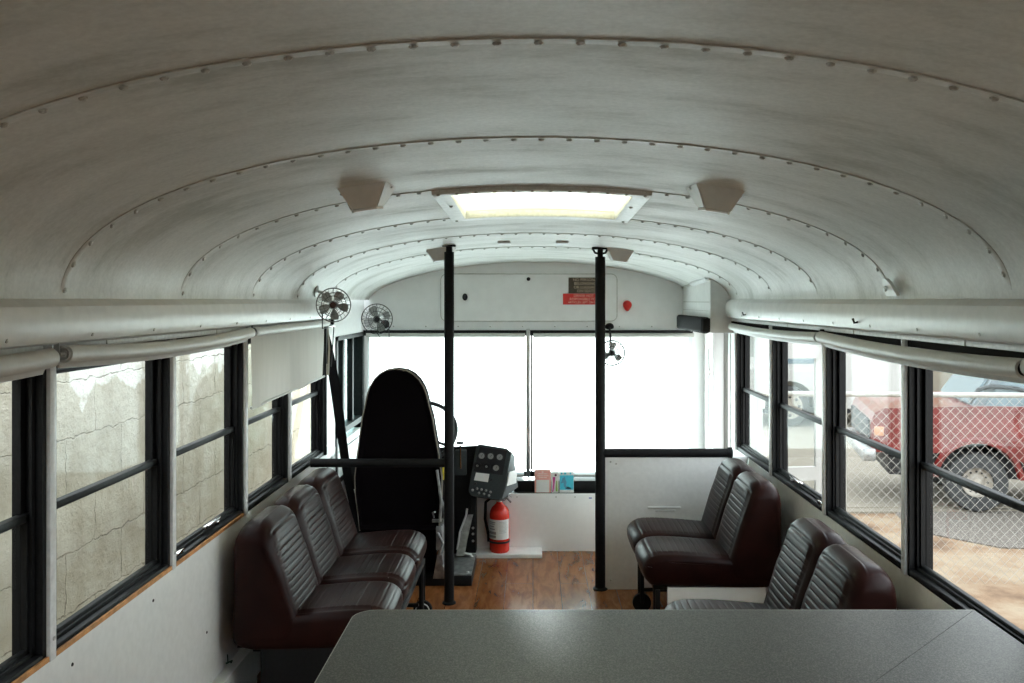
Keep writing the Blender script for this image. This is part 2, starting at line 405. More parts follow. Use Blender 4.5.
# ceiling seams: lapped strip plus a row of rivets
seamY = [(.67, 1), (1.37, 1), (2.07, 1), (2.77, 1), (3.47, .8), (4.12, .7), (4.80, .55)]
for n, (y, k) in enumerate(seamY):
    bm = B(); pts = [ceil_pt(i/60, y, -.0) for i in range(1, 60)]
    rows = []
    for dy, dz in ((-.014, .001), (-.012, -.0014), (.012, -.0014), (.018, .0012)):
        rows.append([p+Vector((0, dy, dz)) for p in pts])
    grid(bm, rows)
    t = struct('trim_%d' % (n+1), bm, 'ceiling', 'riveted ceiling seam across the roof')
    bm = B(); rows = [[p+Vector((0, dy, dz)) for p in pts] for dy, dz in ((-.0160, 0), (-.0150, -.0020), (-.0132, -.0022), (-.0125, 0))]
    grid(bm, rows); obj('sealer_line', bm, 'seam', t)
    bm = B(); L = 0; last = pts[0]; nxt = .0
    for p in pts[1:]:
        seg = (p-last).length
        while nxt <= L+seg:
            q = last.lerp(p, (nxt-L)/seg); tan = (p-last).normalized(); nr = Vector((tan.z, 0, -tan.x))
            if nr.z > 0: nr = -nr
            if abs(q.x-XC) > .9: nr = Vector((-(q.x-XC), 0, -.4)).normalized()
            disc(bm, q+Vector((0, .002, -.003)), nr, [(0, .0078), (.002, .0072), (.0045, .004)], 8)
            nxt += .066
        L += seg; last = p
    obj('rivet_row', bm, 'rivet', t)
# cornice: rounded box moulding over the windows
for side, X, s in (('left', XL, 1), ('right', XR, -1)):
    y1 = 4.86 if side == 'left' else 5.0
    prof = [(0, EYE-.104), (.034, EYE-.104), (.050, EYE-.098), (.060, EYE-.08), (.062, EYE-.04), (.058, EYE-.015), (.045, EYE-.003), (.030, EYE+.004), (.024, EYE+.012), (0, EYE+.012)]
    bm = B(); ysn = [YB, 0, 1, 2, 3, 4, y1-.01, y1]
    rows = []
    for i, y in enumerate(ysn):
        f = .8 if i == len(ysn)-1 else 1
        rows.append([Vector((X+s*dx*f, y, z)) for dx, z in prof])
    V = grid(bm, rows); bm.faces.new(V[-1]); bm.faces.new(V[0][::-1])
    c = struct('trim_%d' % (8 if side == 'left' else 9), bm, 'white_paint', 'white rounded cornice over the %s windows' % side)
    bm = B(); bx(bm, *sorted((X, X+s*.022)), YB, y1, EYE-.122, EYE-.106, .002)
    obj('metal_channel', bm, 'post', c)
    bm = B()
    y = YB+.1
    while y < y1:
        disc(bm, (X+s*.061, y, EYE-.085), (s, 0, -.3), [(0, .005), (.002, .0045), (.003, .002)], 8); y += .35
    for y in (2.3, 3.1, 3.9): bx(bm, *sorted((X+s*.02, X+s*.024)), y, y+.004, EYE-.122, EYE-.106)
    split_obj('screw', bm, 'rivet', c)
# side walls: lower and upper bands behind the windows
def side_wall(side, X, s, posts):
    o = X-s*.075
    bm = B()
    bx(bm, *sorted((X, o)), YB, YF if side == 'left' else 5.0, -.02, ZS-.001)
    bx(bm, *sorted((X-s*.012, o)), YB, posts[-1]+.02, ZH+.035, EYE+.06)
    if side == 'left':
        bx(bm, *sorted((X, o)), posts[-1]+.02, YF, 1.345, EYE+.06)
        bx(bm, *sorted((X, o)), posts[-1]+.02, YF, ZS-.05, ZS-.04)
        bx(bm, *sorted((X, o)), posts[-1]+.02, 5.06, ZS, 1.345)
    else:
        bx(bm, *sorted((X, o)), posts[-1]+.02, YF, 1.40, EYE+.06)
        bx(bm, *sorted((X, o)), posts[-1]+.02, 5.14, -.02, 1.40)
    bx(bm, *sorted((X, o)), YB, posts[0], ZS, ZH+.035)
    w = struct('wall_'+side, bm, 'white_panel', 'white panelled %s side wall of the bus' % side)
    bm = B(); bx(bm, *sorted((X-s*.0, X-s*.02)), YB, posts[-1], ZH+.005, ZH+.035)
    obj('rubber_strip', bm, 'rubber', w)
    return w
wl_ = side_wall('left', XL, 1, LP); wr_ = side_wall('right', XR, -1, RP)
bm = B(); bx(bm, XL-.001, XL+.007, .2, 3.44, ZS+.0, ZS+.012); struct('trim_10', bm, 'ply', 'bare plywood edge along the left sill')
bm = B(); bx(bm, XL, XL+.006, .2, 3.42, .02, ZS-.0005); obj('wall_board', bm, 'white_panel', wl_)
bm = B()
for y, z in ((2.16, .66), (2.62, .66), (1.9, .35), (3.05, .4)): disc(bm, (XL+.006, y, z), (1, 0, 0), [(0, .005), (.002, .004)], 8)
split_obj('screw', bm, 'ink', wl_)
# rear wall
bm = B(); bx(bm, XL-.07, XR+.07, YB-.06, YB, -.02, 2.06); struct('wall_back', bm, 'white_panel', 'white rear wall of the bus')
# floor
bm = B(); bx(bm, XL-.07, XR+.07, YB, YF+.06, -.05, 0); struct('floor', bm, 'wood', 'brown wood-plank vinyl floor')
# ---- windows
wn_i = [0]
def side_window(X, s, y0, y1, latch=False, side='left'):
    wn_i[0] += 1
    w = thing('window_%d' % wn_i[0], 'black framed split-sash %s side window' % side, None, (X, (y0+y1)/2, ZS), kind='structure')
    d = .072; o = X-s*d
    bm = B()
    a, b = y0, y1
    bx(bm, *sorted((X, o)), a, a+.018, ZS, ZH); bx(bm, *sorted((X, o)), b-.018, b, ZS, ZH)
    bx(bm, *sorted((X, o)), a, b, ZS, ZS+.022, .003); bx(bm, *sorted((X, o)), a, b, ZH-.02, ZH)
    # inner ribs of the frame
    for q in (.018, .046):
        bx(bm, *sorted((X-s*q, X-s*(q+.007))), a+.016, a+.030, ZS, ZH); bx(bm, *sorted((X-s*q, X-s*(q+.007))), b-.030, b-.016, ZS, ZH)
        bx(bm, *sorted((X-s*q, X-s*(q+.007))), a, b, ZS+.020, ZS+.032)
    obj('window_frame', bm, 'frame', w)
    zm = 1.055
    for nm, z0, z1, q in (('upper_sash', zm-.014, ZH-.015, .040), ('lower_sash', ZS+.018, zm+.012, .026)):
        xa, xb = sorted((X-s*q, X-s*(q+.014)))
        bm = B(); t = .020
        bx(bm, xa, xb, a+.018, a+.018+t, z0, z1); bx(bm, xa, xb, b-.018-t, b-.018, z0, z1)
        bx(bm, xa, xb, a+.018, b-.018, z0, z0+t+.004, .003); bx(bm, xa, xb, a+.018, b-.018, z1-t, z1, .003)
        sa = obj(nm, bm, 'frame', w)
        bm = B(); xm = (xa+xb)/2; bx(bm, xm-.0015, xm+.0015, a+.03, b-.03, z0+.012, z1-.012)
        obj('glass_pane', bm, 'glass', sa, smooth=False)
    if latch:
        y = (a+b)/2+.02; z = ZS+.045; bm = B()
        bx(bm, *sorted((X-s*.012, X-s*.024)), y-.05, y+.05, z-.008, z+.006, .003)
        tube(bm, [(X-s*.012, y-.03, z), (X+s*.006, y-.01, z+.012), (X+s*.008, y+.03, z+.018)], .006, 8)
        disc(bm, (X-s*.01, y+.035, z), (s, 0, 0), [(0, .011), (.012, .011), (.015, .007)], 14)
        bx(bm, *sorted((X-s*.004, X-s*.02)), a+.03, a+.10, ZS+.02, ZS+.034, .003)
        obj('latch', bm, 'chrome', w)
    return w
for i in range(len(LP)-1): side_window(XL, 1, LP[i]+.012, LP[i+1]-.012, i in (5,), 'left')
for i in range(len(RP)-1): side_window(XR, -1, RP[i]+.012, RP[i+1]-.012, i in (6,), 'right')
tn = 11
for X, s, P in ((XL, 1, LP), (XR, -1, RP)):
    for i, y in enumerate(P):
        if y < 1: wdt = .014
        bm = B(); w_ = .014
        bx(bm, *sorted((X+s*.010, X-s*.07)), y-w_, y+w_, ZS-.002, ZH+.045, .004)
        dark = (s == 1 and i == len(P)-1)
        t = struct('trim_%d' % tn, bm, 'frame' if dark else 'post', 'narrow window post of the %s wall' % ('left' if s == 1 else 'right')); tn += 1
        bm = B()
        for z in (ZS+.05, ZH+.02): disc(bm, (X+s*.010, y, z), (s, 0, 0), [(0, .006), (.003, .004)], 8)
        split_obj('screw', bm, 'alu', t)
# ---- driver's side window (front left), teal tinted sliding panes
w = thing('window_%d' % (wn_i[0]+1), 'tall teal tinted sliding window beside the driver', None, (XL, 5.5, .66), kind='structure')
bm = B(); a, b = 5.07, YF-.03; X = XL
for y0, y1 in ((a, a+.04), (b-.05, b)): bx(bm, X-.06, X+.006, y0, y1, .50, 1.35)
bx(bm, X-.06, X+.006, a, b, 1.325, 1.35); bx(bm, X-.06, X+.006, a, b, .755, .79); bx(bm, X-.06, X+.006, a, b, .48, .51)
obj('window_frame', bm, 'frame', w)
for y0, y1 in ((a+.24, a+.30), (a+.52, a+.56)):
    bm = B(); bx(bm, X-.045, X-.01, y0, y1, .79, 1.325, .003); obj('mullion', bm, 'frame', w)
for z0, z1 in ((.79, 1.325), (.51, .755)):
    bm = B(); bx(bm, X-.034, X-.030, a+.04, b-.05, z0, z1); obj('glass_pane', bm, 'tealglass', w, smooth=False)
# lower wall opening is covered by the glass: cut by building the left wall front part lower
# ---- windscreen wall
bm = B()
zt = 1.352
xs = [XL-.02+i*(XR-XL+.04)/48 for i in range(49)]
top = [Vector((x, YF, ceil_z(x, YF)+.03)) for x in xs]
prism(bm, [Vector((xs[0], YF, zt))]+top+[Vector((xs[-1], YF, zt))], (0, .05, 0))
bx(bm, XL-.05, XR+.07, YF, YF+.05, -.02, .36)
bx(bm, XL-.07, XL+.0, YF, YF+.05, .3, 1.6); bx(bm, 1.09, XR+.07, YF, YF+.05, .3, 1.6)
wf = struct('wall_front', bm, 'front_paint', 'white front bulkhead above the windscreen')
bm = B()
for i in range(9): disc(bm, (-.95+i*.22, YF, 1.385), (0, -1, 0), [(0, .005), (.002, .004), (.003, .002)], 8)
split_obj('screw', bm, 'rivet', wf)
bm = B(); bx(bm, XL, 1.07, YF-.035, YF, zt-.008, zt+.008, .002)
struct('trim_%d' % tn, bm, 'black', 'black strip above the windscreen shades'); tn += 1
w = thing('window_%d' % (wn_i[0]+2), 'wide split windscreen covered by pale shades', None, (XC, YF, .36), kind='structure')
cx_ = -.032
bm = B()
bx(bm, XL, 1.09, YF+.0, YF+.05, zt-.03, zt); bx(bm, XL, 1.09, YF, YF+.05, .36, .40)
obj('window_frame', bm, 'frame', w)
for x0, x1 in ((XL, XL+.04), (1.05, 1.09)):
    bm = B(); bx(bm, x0, x1, YF, YF+.05, .40, zt-.03); obj('side_jamb', bm, 'bright_panel', w)
for x0, x1 in ((XL+.04, cx_-.02), (cx_+.02, 1.05)):
    bm = B(); bx(bm, x0, x1, YF+.02, YF+.024, .40, zt-.03); obj('glass_pane', bm, 'glass', w, smooth=False)
bm = B(); bx(bm, cx_-.014, cx_+.012, YF-.045, YF+.045, .36, zt+.02, .004); obj('center_post', bm, 'alu', w)
bm = B(); tube(bm, [(cx_+.022, YF-.03, .4), (cx_+.022, YF-.03, zt-.02)], .005, 8); obj('rubber_seal', bm, 'frame', w)

# ------------------------------------------------------------------ roof hatch
t = thing('roof_hatch', 'cream translucent skylight hatch in the ceiling with riveted metal frame', 'skylight', (.028, 3.12, 1.9))
bm = B()
ox0, ox1, oy0, oy1 = -.322, .378, 2.765, 3.475; iw = .055
def hz(x, y, dz=0): return Vector((x, y, ceil_z(x, y)+dz))
def loopc(x0, x1, y0, y1, dz, nx=16, ch=0):
    P = []
    xs_ = [x0+(x1-x0)*i/nx for i in range(nx+1)]
    P += [hz(x, y0, dz) for x in xs_]; P += [hz(x1, y0+(y1-y0)*i/6, dz) for i in range(1, 6)]
    P += [hz(x, y1, dz) for x in xs_[::-1]]; P += [hz(x0, y1-(y1-y0)*i/6, dz) for i in range(1, 6)]
    return P
rows = [loopc(ox0, ox1, oy0, oy1, .002), loopc(ox0, ox1, oy0, oy1, -.012), loopc(ox0+.004, ox1-.004, oy0+.004, oy1-.004, -.014),
        loopc(ox0+iw, ox1-iw, oy0+iw, oy1-iw, -.012), loopc(ox0+iw+.004, ox1-iw-.004, oy0+iw+.004, oy1-iw-.004, -.004), loopc(ox0+iw+.004, ox1-iw-.004, oy0+iw+.004, oy1-iw-.004, .02)]
grid(bm, rows, True); obj('hatch_frame', bm, 'post', t)
bm = B()
rows = [loopc(ox0+iw+.004, ox1-iw-.004, oy0+iw+.004, oy1-iw-.004, .015), loopc(ox0+iw+.02, ox1-iw-.02, oy0+iw+.02, oy1-iw-.02, .09)]
V = grid(bm, rows, True); obj('hatch_well', bm, 'skylight', t)
bm = B(); bx(bm, ox0+iw-.02, ox1-iw+.02, oy0+iw-.02, oy1-iw+.02, 2.01, 2.018, .003); obj('hatch_lid', bm, 'skylight', t)
bm = B(); ym = 3.30
pts = [(ox0+iw+.03, 2.92, 1.975), (ox0+iw+.05, 2.9, 1.968), (.03, 2.90, 1.965), (ox1-iw-.05, 2.9, 1.968), (ox1-iw-.03, 2.92, 1.975)]
tube(bm, pts, .005, 8); obj('release_bar', bm, 'piping', t)
bm = B(); bx(bm, -.05, .07, 3.2, 3.3, 2.006, 2.0095); obj('label_plate', bm, simple('pale_blue_label', (.62, .72, .8), .5), t, label='pale blue label')
bm = B()
for i in range(12):
    x = ox0+.02+(ox1-ox0-.04)*i/11
    disc(bm, hz(x, oy0+.008, -.013), (0, -.3, -1), [(0, .007), (.003, .006), (.005, .003)], 8)
for x, y in ((ox0+.035, 3.05), (ox1-.035, 3.05), (ox0+.02, 3.45), (ox1-.02, 3.45)): disc(bm, hz(x, y, -.013), (0, 0, -1), [(0, .007), (.003, .006), (.005, .003)], 8)
split_obj('rivet', bm, 'rivet', t)

# ------------------------------------------------------------------ ceiling speakers
def speaker(x, y, label):
    z = ceil_z(x, y); t = thing('ceiling_speaker', label, 'speaker', (x, y, z), 'ceiling speakers')
    sl = (ceil_z(x+.01, y)-ceil_z(x-.01, y))/.02
    def P(dx, dy, dz): return Vector((x+dx, y+dy, z+sl*dx+dz))
    bm = B()
    hexa(bm, [P(-.072, -.06, .004), P(.072, -.06, .004), P(.085, .07, .004), P(-.085, .07, .004)],
             [P(-.036, -.005, -.062), P(.036, -.005, -.062), P(.05, .045, -.058), P(-.05, .045, -.058)])
    bmesh.ops.bevel(bm, geom=list(bm.edges), offset=.004, segments=2, affect='EDGES')
    obj('speaker_housing', bm, 'white_paint', t)
    bm = B(); hexa(bm, [P(-.034, -.004, -.062), P(.034, -.004, -.062), P(.034, .004, -.066), P(-.034, .004, -.066)],
                       [P(-.047, .042, -.058), P(.047, .042, -.058), P(.047, .046, -.063), P(-.047, .046, -.063)])
    obj('grille', bm, 'bright_panel', t)
    bm = B()
    for s in (-1, 1): disc(bm, P(s*.074, .02, -.004), (0, 0, -1), [(0, .006), (.004, .005), (.006, .002)], 8)
    split_obj('screw', bm, 'alu', t)
    return t
speaker(-.498, 2.58, 'white wedge speaker on the ceiling left of the skylight, larger of the left pair')
speaker(.545, 2.58, 'white wedge speaker on the ceiling right of the skylight, larger of the right pair')
speaker(-.49, 4.62, 'small far white wedge speaker beside the top of the left black pole')
speaker(.47, 4.72, 'small far white wedge speaker beside the top of the right black pole')
for x, lb in ((-.15, 'small flat white cover plate on the ceiling nearer the left pole'), (.15, 'small flat white cover plate on the ceiling nearer the right pole')):
    bm = B(); z = ceil_z(x, 4.5); bx(bm, x-.032, x+.032, 4.46, 4.58, z-.012, z+.002, .003)
    tag(obj('ceiling_cover_plate', bm, 'post'), lb, 'cover plate', 'ceiling cover plates')
# metal bracket at the foot of the right hand ceiling seam
t = thing('ceiling_bracket', 'small white riveted tab bracket above the right cornice', 'bracket', (XR-.06, 2.70, EYE+.01))
bm = B(); prism(bm, [(1.112, 2.66, EYE+.012), (1.112, 2.74, EYE+.012), (1.098, 2.735, EYE+.05), (1.093, 2.72, EYE+.065), (1.093, 2.70, EYE+.065), (1.10, 2.68, EYE+.05)], (.01, 0, .002)); obj('tab', bm, 'white_paint', t)
bm = B(); disc(bm, (1.10, 2.71, EYE+.035), (-1, 0, 0), [(0, .009), (.006, .009), (.008, .005)], 12); split_obj('bolt', bm, 'alu', t)
for y in (2.96, 4.52):
    bm = B(); tube(bm, [(XR-.06, y, EYE-.075), (XR-.072, y, EYE-.078), (XR-.076, y+.004, EYE-.063)], .004, 8)
    tag(obj('small_hook', bm, 'ink'), 'tiny dark hook on the right cornice, the %s one' % ('nearer' if y < 4 else 'farther'), 'hook', 'cornice hooks')

# ------------------------------------------------------------------ bench seats
def dens(poly, step):
    out = []
    n = len(poly)
    for i in range(n):
        a = Vector(poly[i]); b = Vector(poly[(i+1) % n]); k = max(1, int((b-a).length/step))
        out += [a.lerp(b, j/k) for j in range(k)]
    return out
def catmull(ctrl, per=6):
    n = len(ctrl); out = []
    for i in range(n):
        p0, p1, p2, p3 = (Vector(ctrl[(i+j-1) % n]) for j in range(4))
        for k in range(per):
            t = k/per
            out.append(.5*((2*p1)+(-p0+p2)*t+(2*p0-5*p1+4*p2-p3)*t*t+(-p0+3*p1-3*p2+p3)*t**3))
    return out
def pillow(bm, prof, y0, y1, rnd, disp, crown=None):
    """prof: closed list of (x,z); swept along y with rounded ends; disp(x,z,v)->outward push"""
    prof = dens([tuple(p) for p in prof], .0032); n = len(prof)
    nor = []
    area = sum(prof[i][0]*prof[(i+1) % n][1]-prof[(i+1) % n][0]*prof[i][1] for i in range(n)); sg = 1 if area > 0 else -1
    for i in range(n):
        d = (prof[(i+4) % n]-prof[i-4]); d = Vector((d[0], d[1])); d.normalize(); nor.append(Vector((d.y, -d.x))*sg)
    hw = (y1-y0)/2; ymid = (y0+y1)/2
    st = []
    for a in (0, 18, 36, 54, 72): st.append((hw-rnd*(1-math.sin(math.radians(a))), rnd*(1-math.cos(math.radians(a)))))
    st = [(hw, rnd*.92)]+[(hw-rnd*(1-math.cos(math.radians(a))), rnd*(1-math.sin(math.radians(a)))) for a in (25, 45, 65, 85)]
    inner = hw-rnd; m = int(2*inner/.010)
    stations = [(-y, d) for y, d in st]+[(-inner+2*inner*i/m, 0) for i in range(1, m)]+[(y, d) for y, d in st[::-1]]
    rows = []
    for y, d in stations:
        v = y/hw; row = []
        for p, nn in zip(prof, nor):
            q = Vector((p[0], p[1]))-nn*d+nn*(disp(p[0], p[1], v) if d == 0 else 0)
            if crown: q = crown(q, v)
            row.append(Vector((q[0], ymid+y, q[1])))
        rows.append(row)
    V = grid(bm, rows, True)
    bm.faces.new(V[0]); bm.faces.new(V[-1][::-1])
def groove(t, pitch, w=.0017, depth=.0026):
    u = (t/pitch) % 1; d = min(u, 1-u)*pitch
    return -depth*math.exp(-(d/w)**2)
BACK = catmull([(0, .33), (0, .5), (.0, .64), (.004, .715), (.03, .752), (.07, .762), (.11, .752), (.135, .722), (.152, .67), (.178, .59), (.202, .51), (.226, .43), (.236, .38), (.2, .33), (.1, .325)])
CUSH = catmull([(.03, .31), (.05, .42), (.14, .43), (.24, .436), (.36, .446), (.47, .452), (.55, .449), (.592, .43), (.612, .395), (.610, .36), (.59, .325), (.55, .31), (.35, .305)])
def dback(x, z, v):
    if x < .085 or z < .44: return 0
    e = 0; av = abs(v)
    border = -.005*math.exp(-((av-.76)/.018)**2) if z < .735 else 0
    bt = -.005*math.exp(-((z-.728)/.004)**2) if av < .76 else 0
    if av < .74 and z < .722: e = groove(z, .0235)+.0015
    puff = .006*(1-v*v)
    return e+border+bt+puff
def dcush(x, z, v):
    if z < .40 or x < .2: return 0
    av = abs(v); e = 0
    border = -.005*math.exp(-((av-.80)/.018)**2)
    fr = -.005*math.exp(-((x-.572)/.004)**2) if av < .8 else 0
    if av < .78 and x < .565: e = groove(x, .026)+.0015
    return e+border+fr+.006*(1-v*v)
def crown_back(q, v):
    av = abs(v)
    if q[1] > .58 and av > .45: q = Vector((q[0], q[1]-.040*((av-.45)/.55)**2.6*min(1, (q[1]-.58)/.12)))
    return q
def crown_cush(q, v):
    av = abs(v)
    if q[1] > .40: q = Vector((q[0], q[1]-.008*av**3))
    if q[0] > .5: q = Vector((q[0]-.014*av**4, q[1]))
    return q
def bench(ws, loc, label, rot=0, short=0, skirt=False):
    CU = [Vector((p[0]-short*min(1, max(0, p[0]-.15)/.4), p[1])) for p in CUSH]
    t = thing('bench_seat', label, 'bench seat', (0, 0, 0), 'bus bench seats along the side walls')
    y = 0
    for wd in ws:
        bm = B(); pillow(bm, BACK, y+.002, y+wd-.002, .03, dback, crown_back); obj('backrest', bm, 'vinyl', t, smooth=60)
        bm = B(); pillow(bm, CU, y+.0045, y+wd-.0045, .028, dcush, crown_cush); bx(bm, .03, .26, y+.010, y+wd-.010, .315, .415, .01); obj('seat_cushion', bm, 'vinyl', t, smooth=60)
        y += wd
    L = y
    if skirt:
        bm = B(); bx(bm, .10, .50, .012, .03, .01, .33, .003); bx(bm, .10, .12, .03, L-.02, .01, .33); obj('side_skirt', bm, 'black', t)
    if not skirt:
        bm = B(); bx(bm, .07, .50, L-.034, L-.016, .0, .305, .002); obj('end_panel', bm, 'bright_panel', t, label='white end panel under the seat')
    bm = B(); bx(bm, .06, .56, .05, L-.05, .285, .312, .004); obj('seat_base', bm, 'black', t)
    bm = B(); bx(bm, .004, .03, .05, L-.05, .30, .70); obj('back_board', bm, 'vinyl', t)
    for yy in (.07, L-.07):
        for x in (.545, .10):
            bm = B(); tube(bm, [(x, yy, .29), (x, yy, .012)], .0125, 12)
            bx(bm, x-.03, x+.03, yy-.03, yy+.03, 0, .012, .003); obj('leg', bm, 'black', t)
        bm = B(); tube(bm, [(.10, yy, .09), (.53, yy, .09)], .010, 10); obj('stretcher', bm, 'black', t)
    for yy in (.14, L-.02):
        bm = B(); disc(bm, (.545, yy-.012, .05), (0, 1, 0), [(0, .03), (.002, .046), (.022, .046), (.024, .03)], 24)
        cw = obj('caster_wheel', bm, 'rubber', t)
        bm = B(); ring(bm, (.545, yy-.014, .05), .033, .003, (0, 1, 0), 24, 6); obj('wheel_rim', bm, 'alu', cw)
        bm = B(); bx(bm, .535, .555, yy+.012, yy+.02, .05, .30, .002); obj('wheel_fork', bm, 'black', t)
    t.location = loc; t.rotation_euler = (0, 0, rot)
    return t
b1 = bench([.385, .385, .395], (XL+.062, 3.14, -.010), 'oxblood vinyl three-seat bench along the left wall', short=.04, skirt=True)
b2 = bench([.35, .355], (XR-.075, 4.50, 0), 'far two-seat oxblood bench against the white barrier panel on the right', PI)
copy_tree(b2, (XR-.075, 3.285, 0), PI, 'near two-seat oxblood bench on the right, partly behind the grey table')

# ------------------------------------------------------------------ L-shaped table
t = thing('corner_table', 'speckled grey laminate L-shaped table with mitred corner in the foreground', 'table', (.3, 1.9, 0))
zt_ = .765; th = .032; X0 = -.455; X1 = XR+.055; Yn, Yf_ = 1.60, 2.245; D = Yf_-Yn
def slab(bm, poly, z0, z1, bev=.003):
    prism(bm, [Vector((x, y, z0)) for x, y in poly], (0, 0, z1-z0))
r = .055; arc = [(X0+r-r*math.cos(a), Yf_-r+r*math.sin(a)) for a in [PI/2*i/8 for i in range(9)]]
arc2 = [(X0+r-r*math.sin(a), Yn+r-r*math.cos(a)) for a in [PI/2*i/8 for i in range(9)]]
Xr = XR-.027
g = .0012
bm = B(); slab(bm, arc+[(Xr-g, Yf_), (Xr-D-g, Yn)]+arc2, zt_-th, zt_); a_ = obj('tabletop', bm, 'laminate', t, smooth=False)
bm = B(); slab(bm, [(Xr+g*.5, Yf_-.0), (Xr+g*.5, .85), (Xr-D, .85), (Xr-D, Yn)], zt_-th, zt_); obj('tabletop', bm, 'laminate', t, smooth=False)
bm = B()
ep = [Vector((x, y, zt_-th/2)) for x, y in [(Xr-D, Yn)]+arc2[::1]+arc+[(Xr, Yf_)]]
A = []; 
for p, q in zip(ep, ep[1:]):
    d = (q-p); 
    if d.length < 1e-4: continue
    nrm = Vector((-d.y, d.x, 0)).normalized()
    hexa(bm, [p+Vector((0, 0, -th/2)), q+Vector((0, 0, -th/2)), q+nrm*.0022+Vector((0, 0, -th/2)), p+nrm*.0022+Vector((0, 0, -th/2))],
             [p+Vector((0, 0, th/2)), q+Vector((0, 0, th/2)), q+nrm*.0022+Vector((0, 0, th/2)), p+nrm*.0022+Vector((0, 0, th/2))])
obj('edge_band', bm, 'lamedge', t)
for x, y in ((-.2, 1.93), (.55, 1.93), (.98, 1.15)):
    bm = B(); tube(bm, [(x, y, .02), (x, y, zt_-th)], .03, 16); disc(bm, (x, y, 0), (0, 0, 1), [(0, .17), (.012, .17), (.03, .05)], 28)
    obj('leg', bm, 'black', t)

# ------------------------------------------------------------------ heater duct (left) and under right benches
t = thing('heater_duct', 'low white boxed duct along the foot of the left wall', 'duct', (XL+.04, 1.8, 0))
bm = B(); bx(bm, XL+.007, XL+.053, .4, 3.46, 0, .205, .003); obj('duct_box', bm, 'white_panel', t)
bm = B(); tube(bm, [(XL+.009, 3.23, .215), (XL+.03, 3.24, .222), (XL+.022, 3.25, .21)], .003, 6); tube(bm, [(XL+.012, 3.24, .245), (XL+.014, 3.24, .212)], .002, 6)
obj('clip', bm, simple('green_clip', (.05, .12, .09), .5), t, label='dark green wire clip')
bm = B(); bx(bm, XR-.06, XR, 2.3, 4.6, 0, .22, .004); tag(obj('heater_duct', bm, 'bright_panel'), 'low white boxed duct under the right hand benches', 'duct')

# ------------------------------------------------------------------ poles and barriers
PLX, PLY = -.433, 4.49; PRX, PRY = .364, 4.71
t = thing('grab_pole', 'left black floor-to-ceiling pole with padded rail running to the left wall', 'pole', (PLX, PLY, 0))
zc = ceil_z(PLX, PLY)
bm = B(); tube(bm, [(PLX, PLY, .004), (PLX, PLY, zc-.035)], .0255, 20); obj('pole', bm, 'pad', t)
bm = B(); tube(bm, [(PLX, PLY, zc-.04), (PLX, PLY, zc)], .017, 14); bx(bm, PLX-.035, PLX+.035, PLY-.02, PLY+.02, zc-.008, zc+.002, .002); obj('ceiling_flange', bm, 'frame', t)
bm = B(); disc(bm, (PLX, PLY, 0), (0, 0, 1), [(0, .035), (.006, .035), (.012, .028)], 20); obj('floor_flange', bm, 'rubber', t)
bm = B(); tube(bm, [(XL+.005, PLY, .724), (PLX-.02, PLY, .724)], .0225, 16); obj('padded_rail', bm, 'pad', t)
t = thing('modesty_barrier', 'right black pole with padded rail over a white modesty panel', 'barrier', (PRX, PRY, 0))
zc = ceil_z(PRX, PRY)
bm = B(); tube(bm, [(PRX, PRY, .004), (PRX, PRY, zc-.05)], .0275, 20); obj('pole', bm, 'pad', t)
bm = B(); tube(bm, [(PRX, PRY, zc-.05), (PRX, PRY, zc)], .015, 14)
bx(bm, PRX-.045, PRX+.045, PRY-.02, PRY+.02, zc-.010, zc+.003, .002)
tube(bm, [(PRX-.04, PRY, zc-.006), (PRX-.028, PRY, zc-.028), (PRX, PRY, zc-.036)], .006, 8); tube(bm, [(PRX+.04, PRY, zc-.006), (PRX+.028, PRY, zc-.028), (PRX, PRY, zc-.036)], .006, 8)
obj('ceiling_flange', bm, 'frame', t)
bm = B(); disc(bm, (PRX, PRY, 0), (0, 0, 1), [(0, .04), (.006, .04), (.012, .03)], 20); obj('floor_flange', bm, 'rubber', t)
bm = B(); tube(bm, [(PRX, PRY, .737), (1.06, PRY, .737)], .024, 16); disc(bm, (1.055, PRY, .737), (1, 0, 0), [(0, .03), (.02, .032), (.025, .02)], 16); obj('padded_rail', bm, 'pad', t)
bm = B(); bx(bm, PRX+.02, XR-.003, PRY-.006, PRY+.006, .0, .718, .002)
bx(bm, .62, .80, PRY-.014, PRY-.004, .437, .449, .004); bx(bm, .66, .77, PRY-.012, PRY-.004, .421, .434, .004)
obj('modesty_panel', bm, 'white_panel', t)
bm = B()
for x, z in ((.42, .69), (.45, .68), (1.08, .69), (.42, .05)): disc(bm, (x, PRY-.006, z), (0, -1, 0), [(0, .006), (.003, .004)], 8)
split_obj('screw', bm, 'rivet', t)

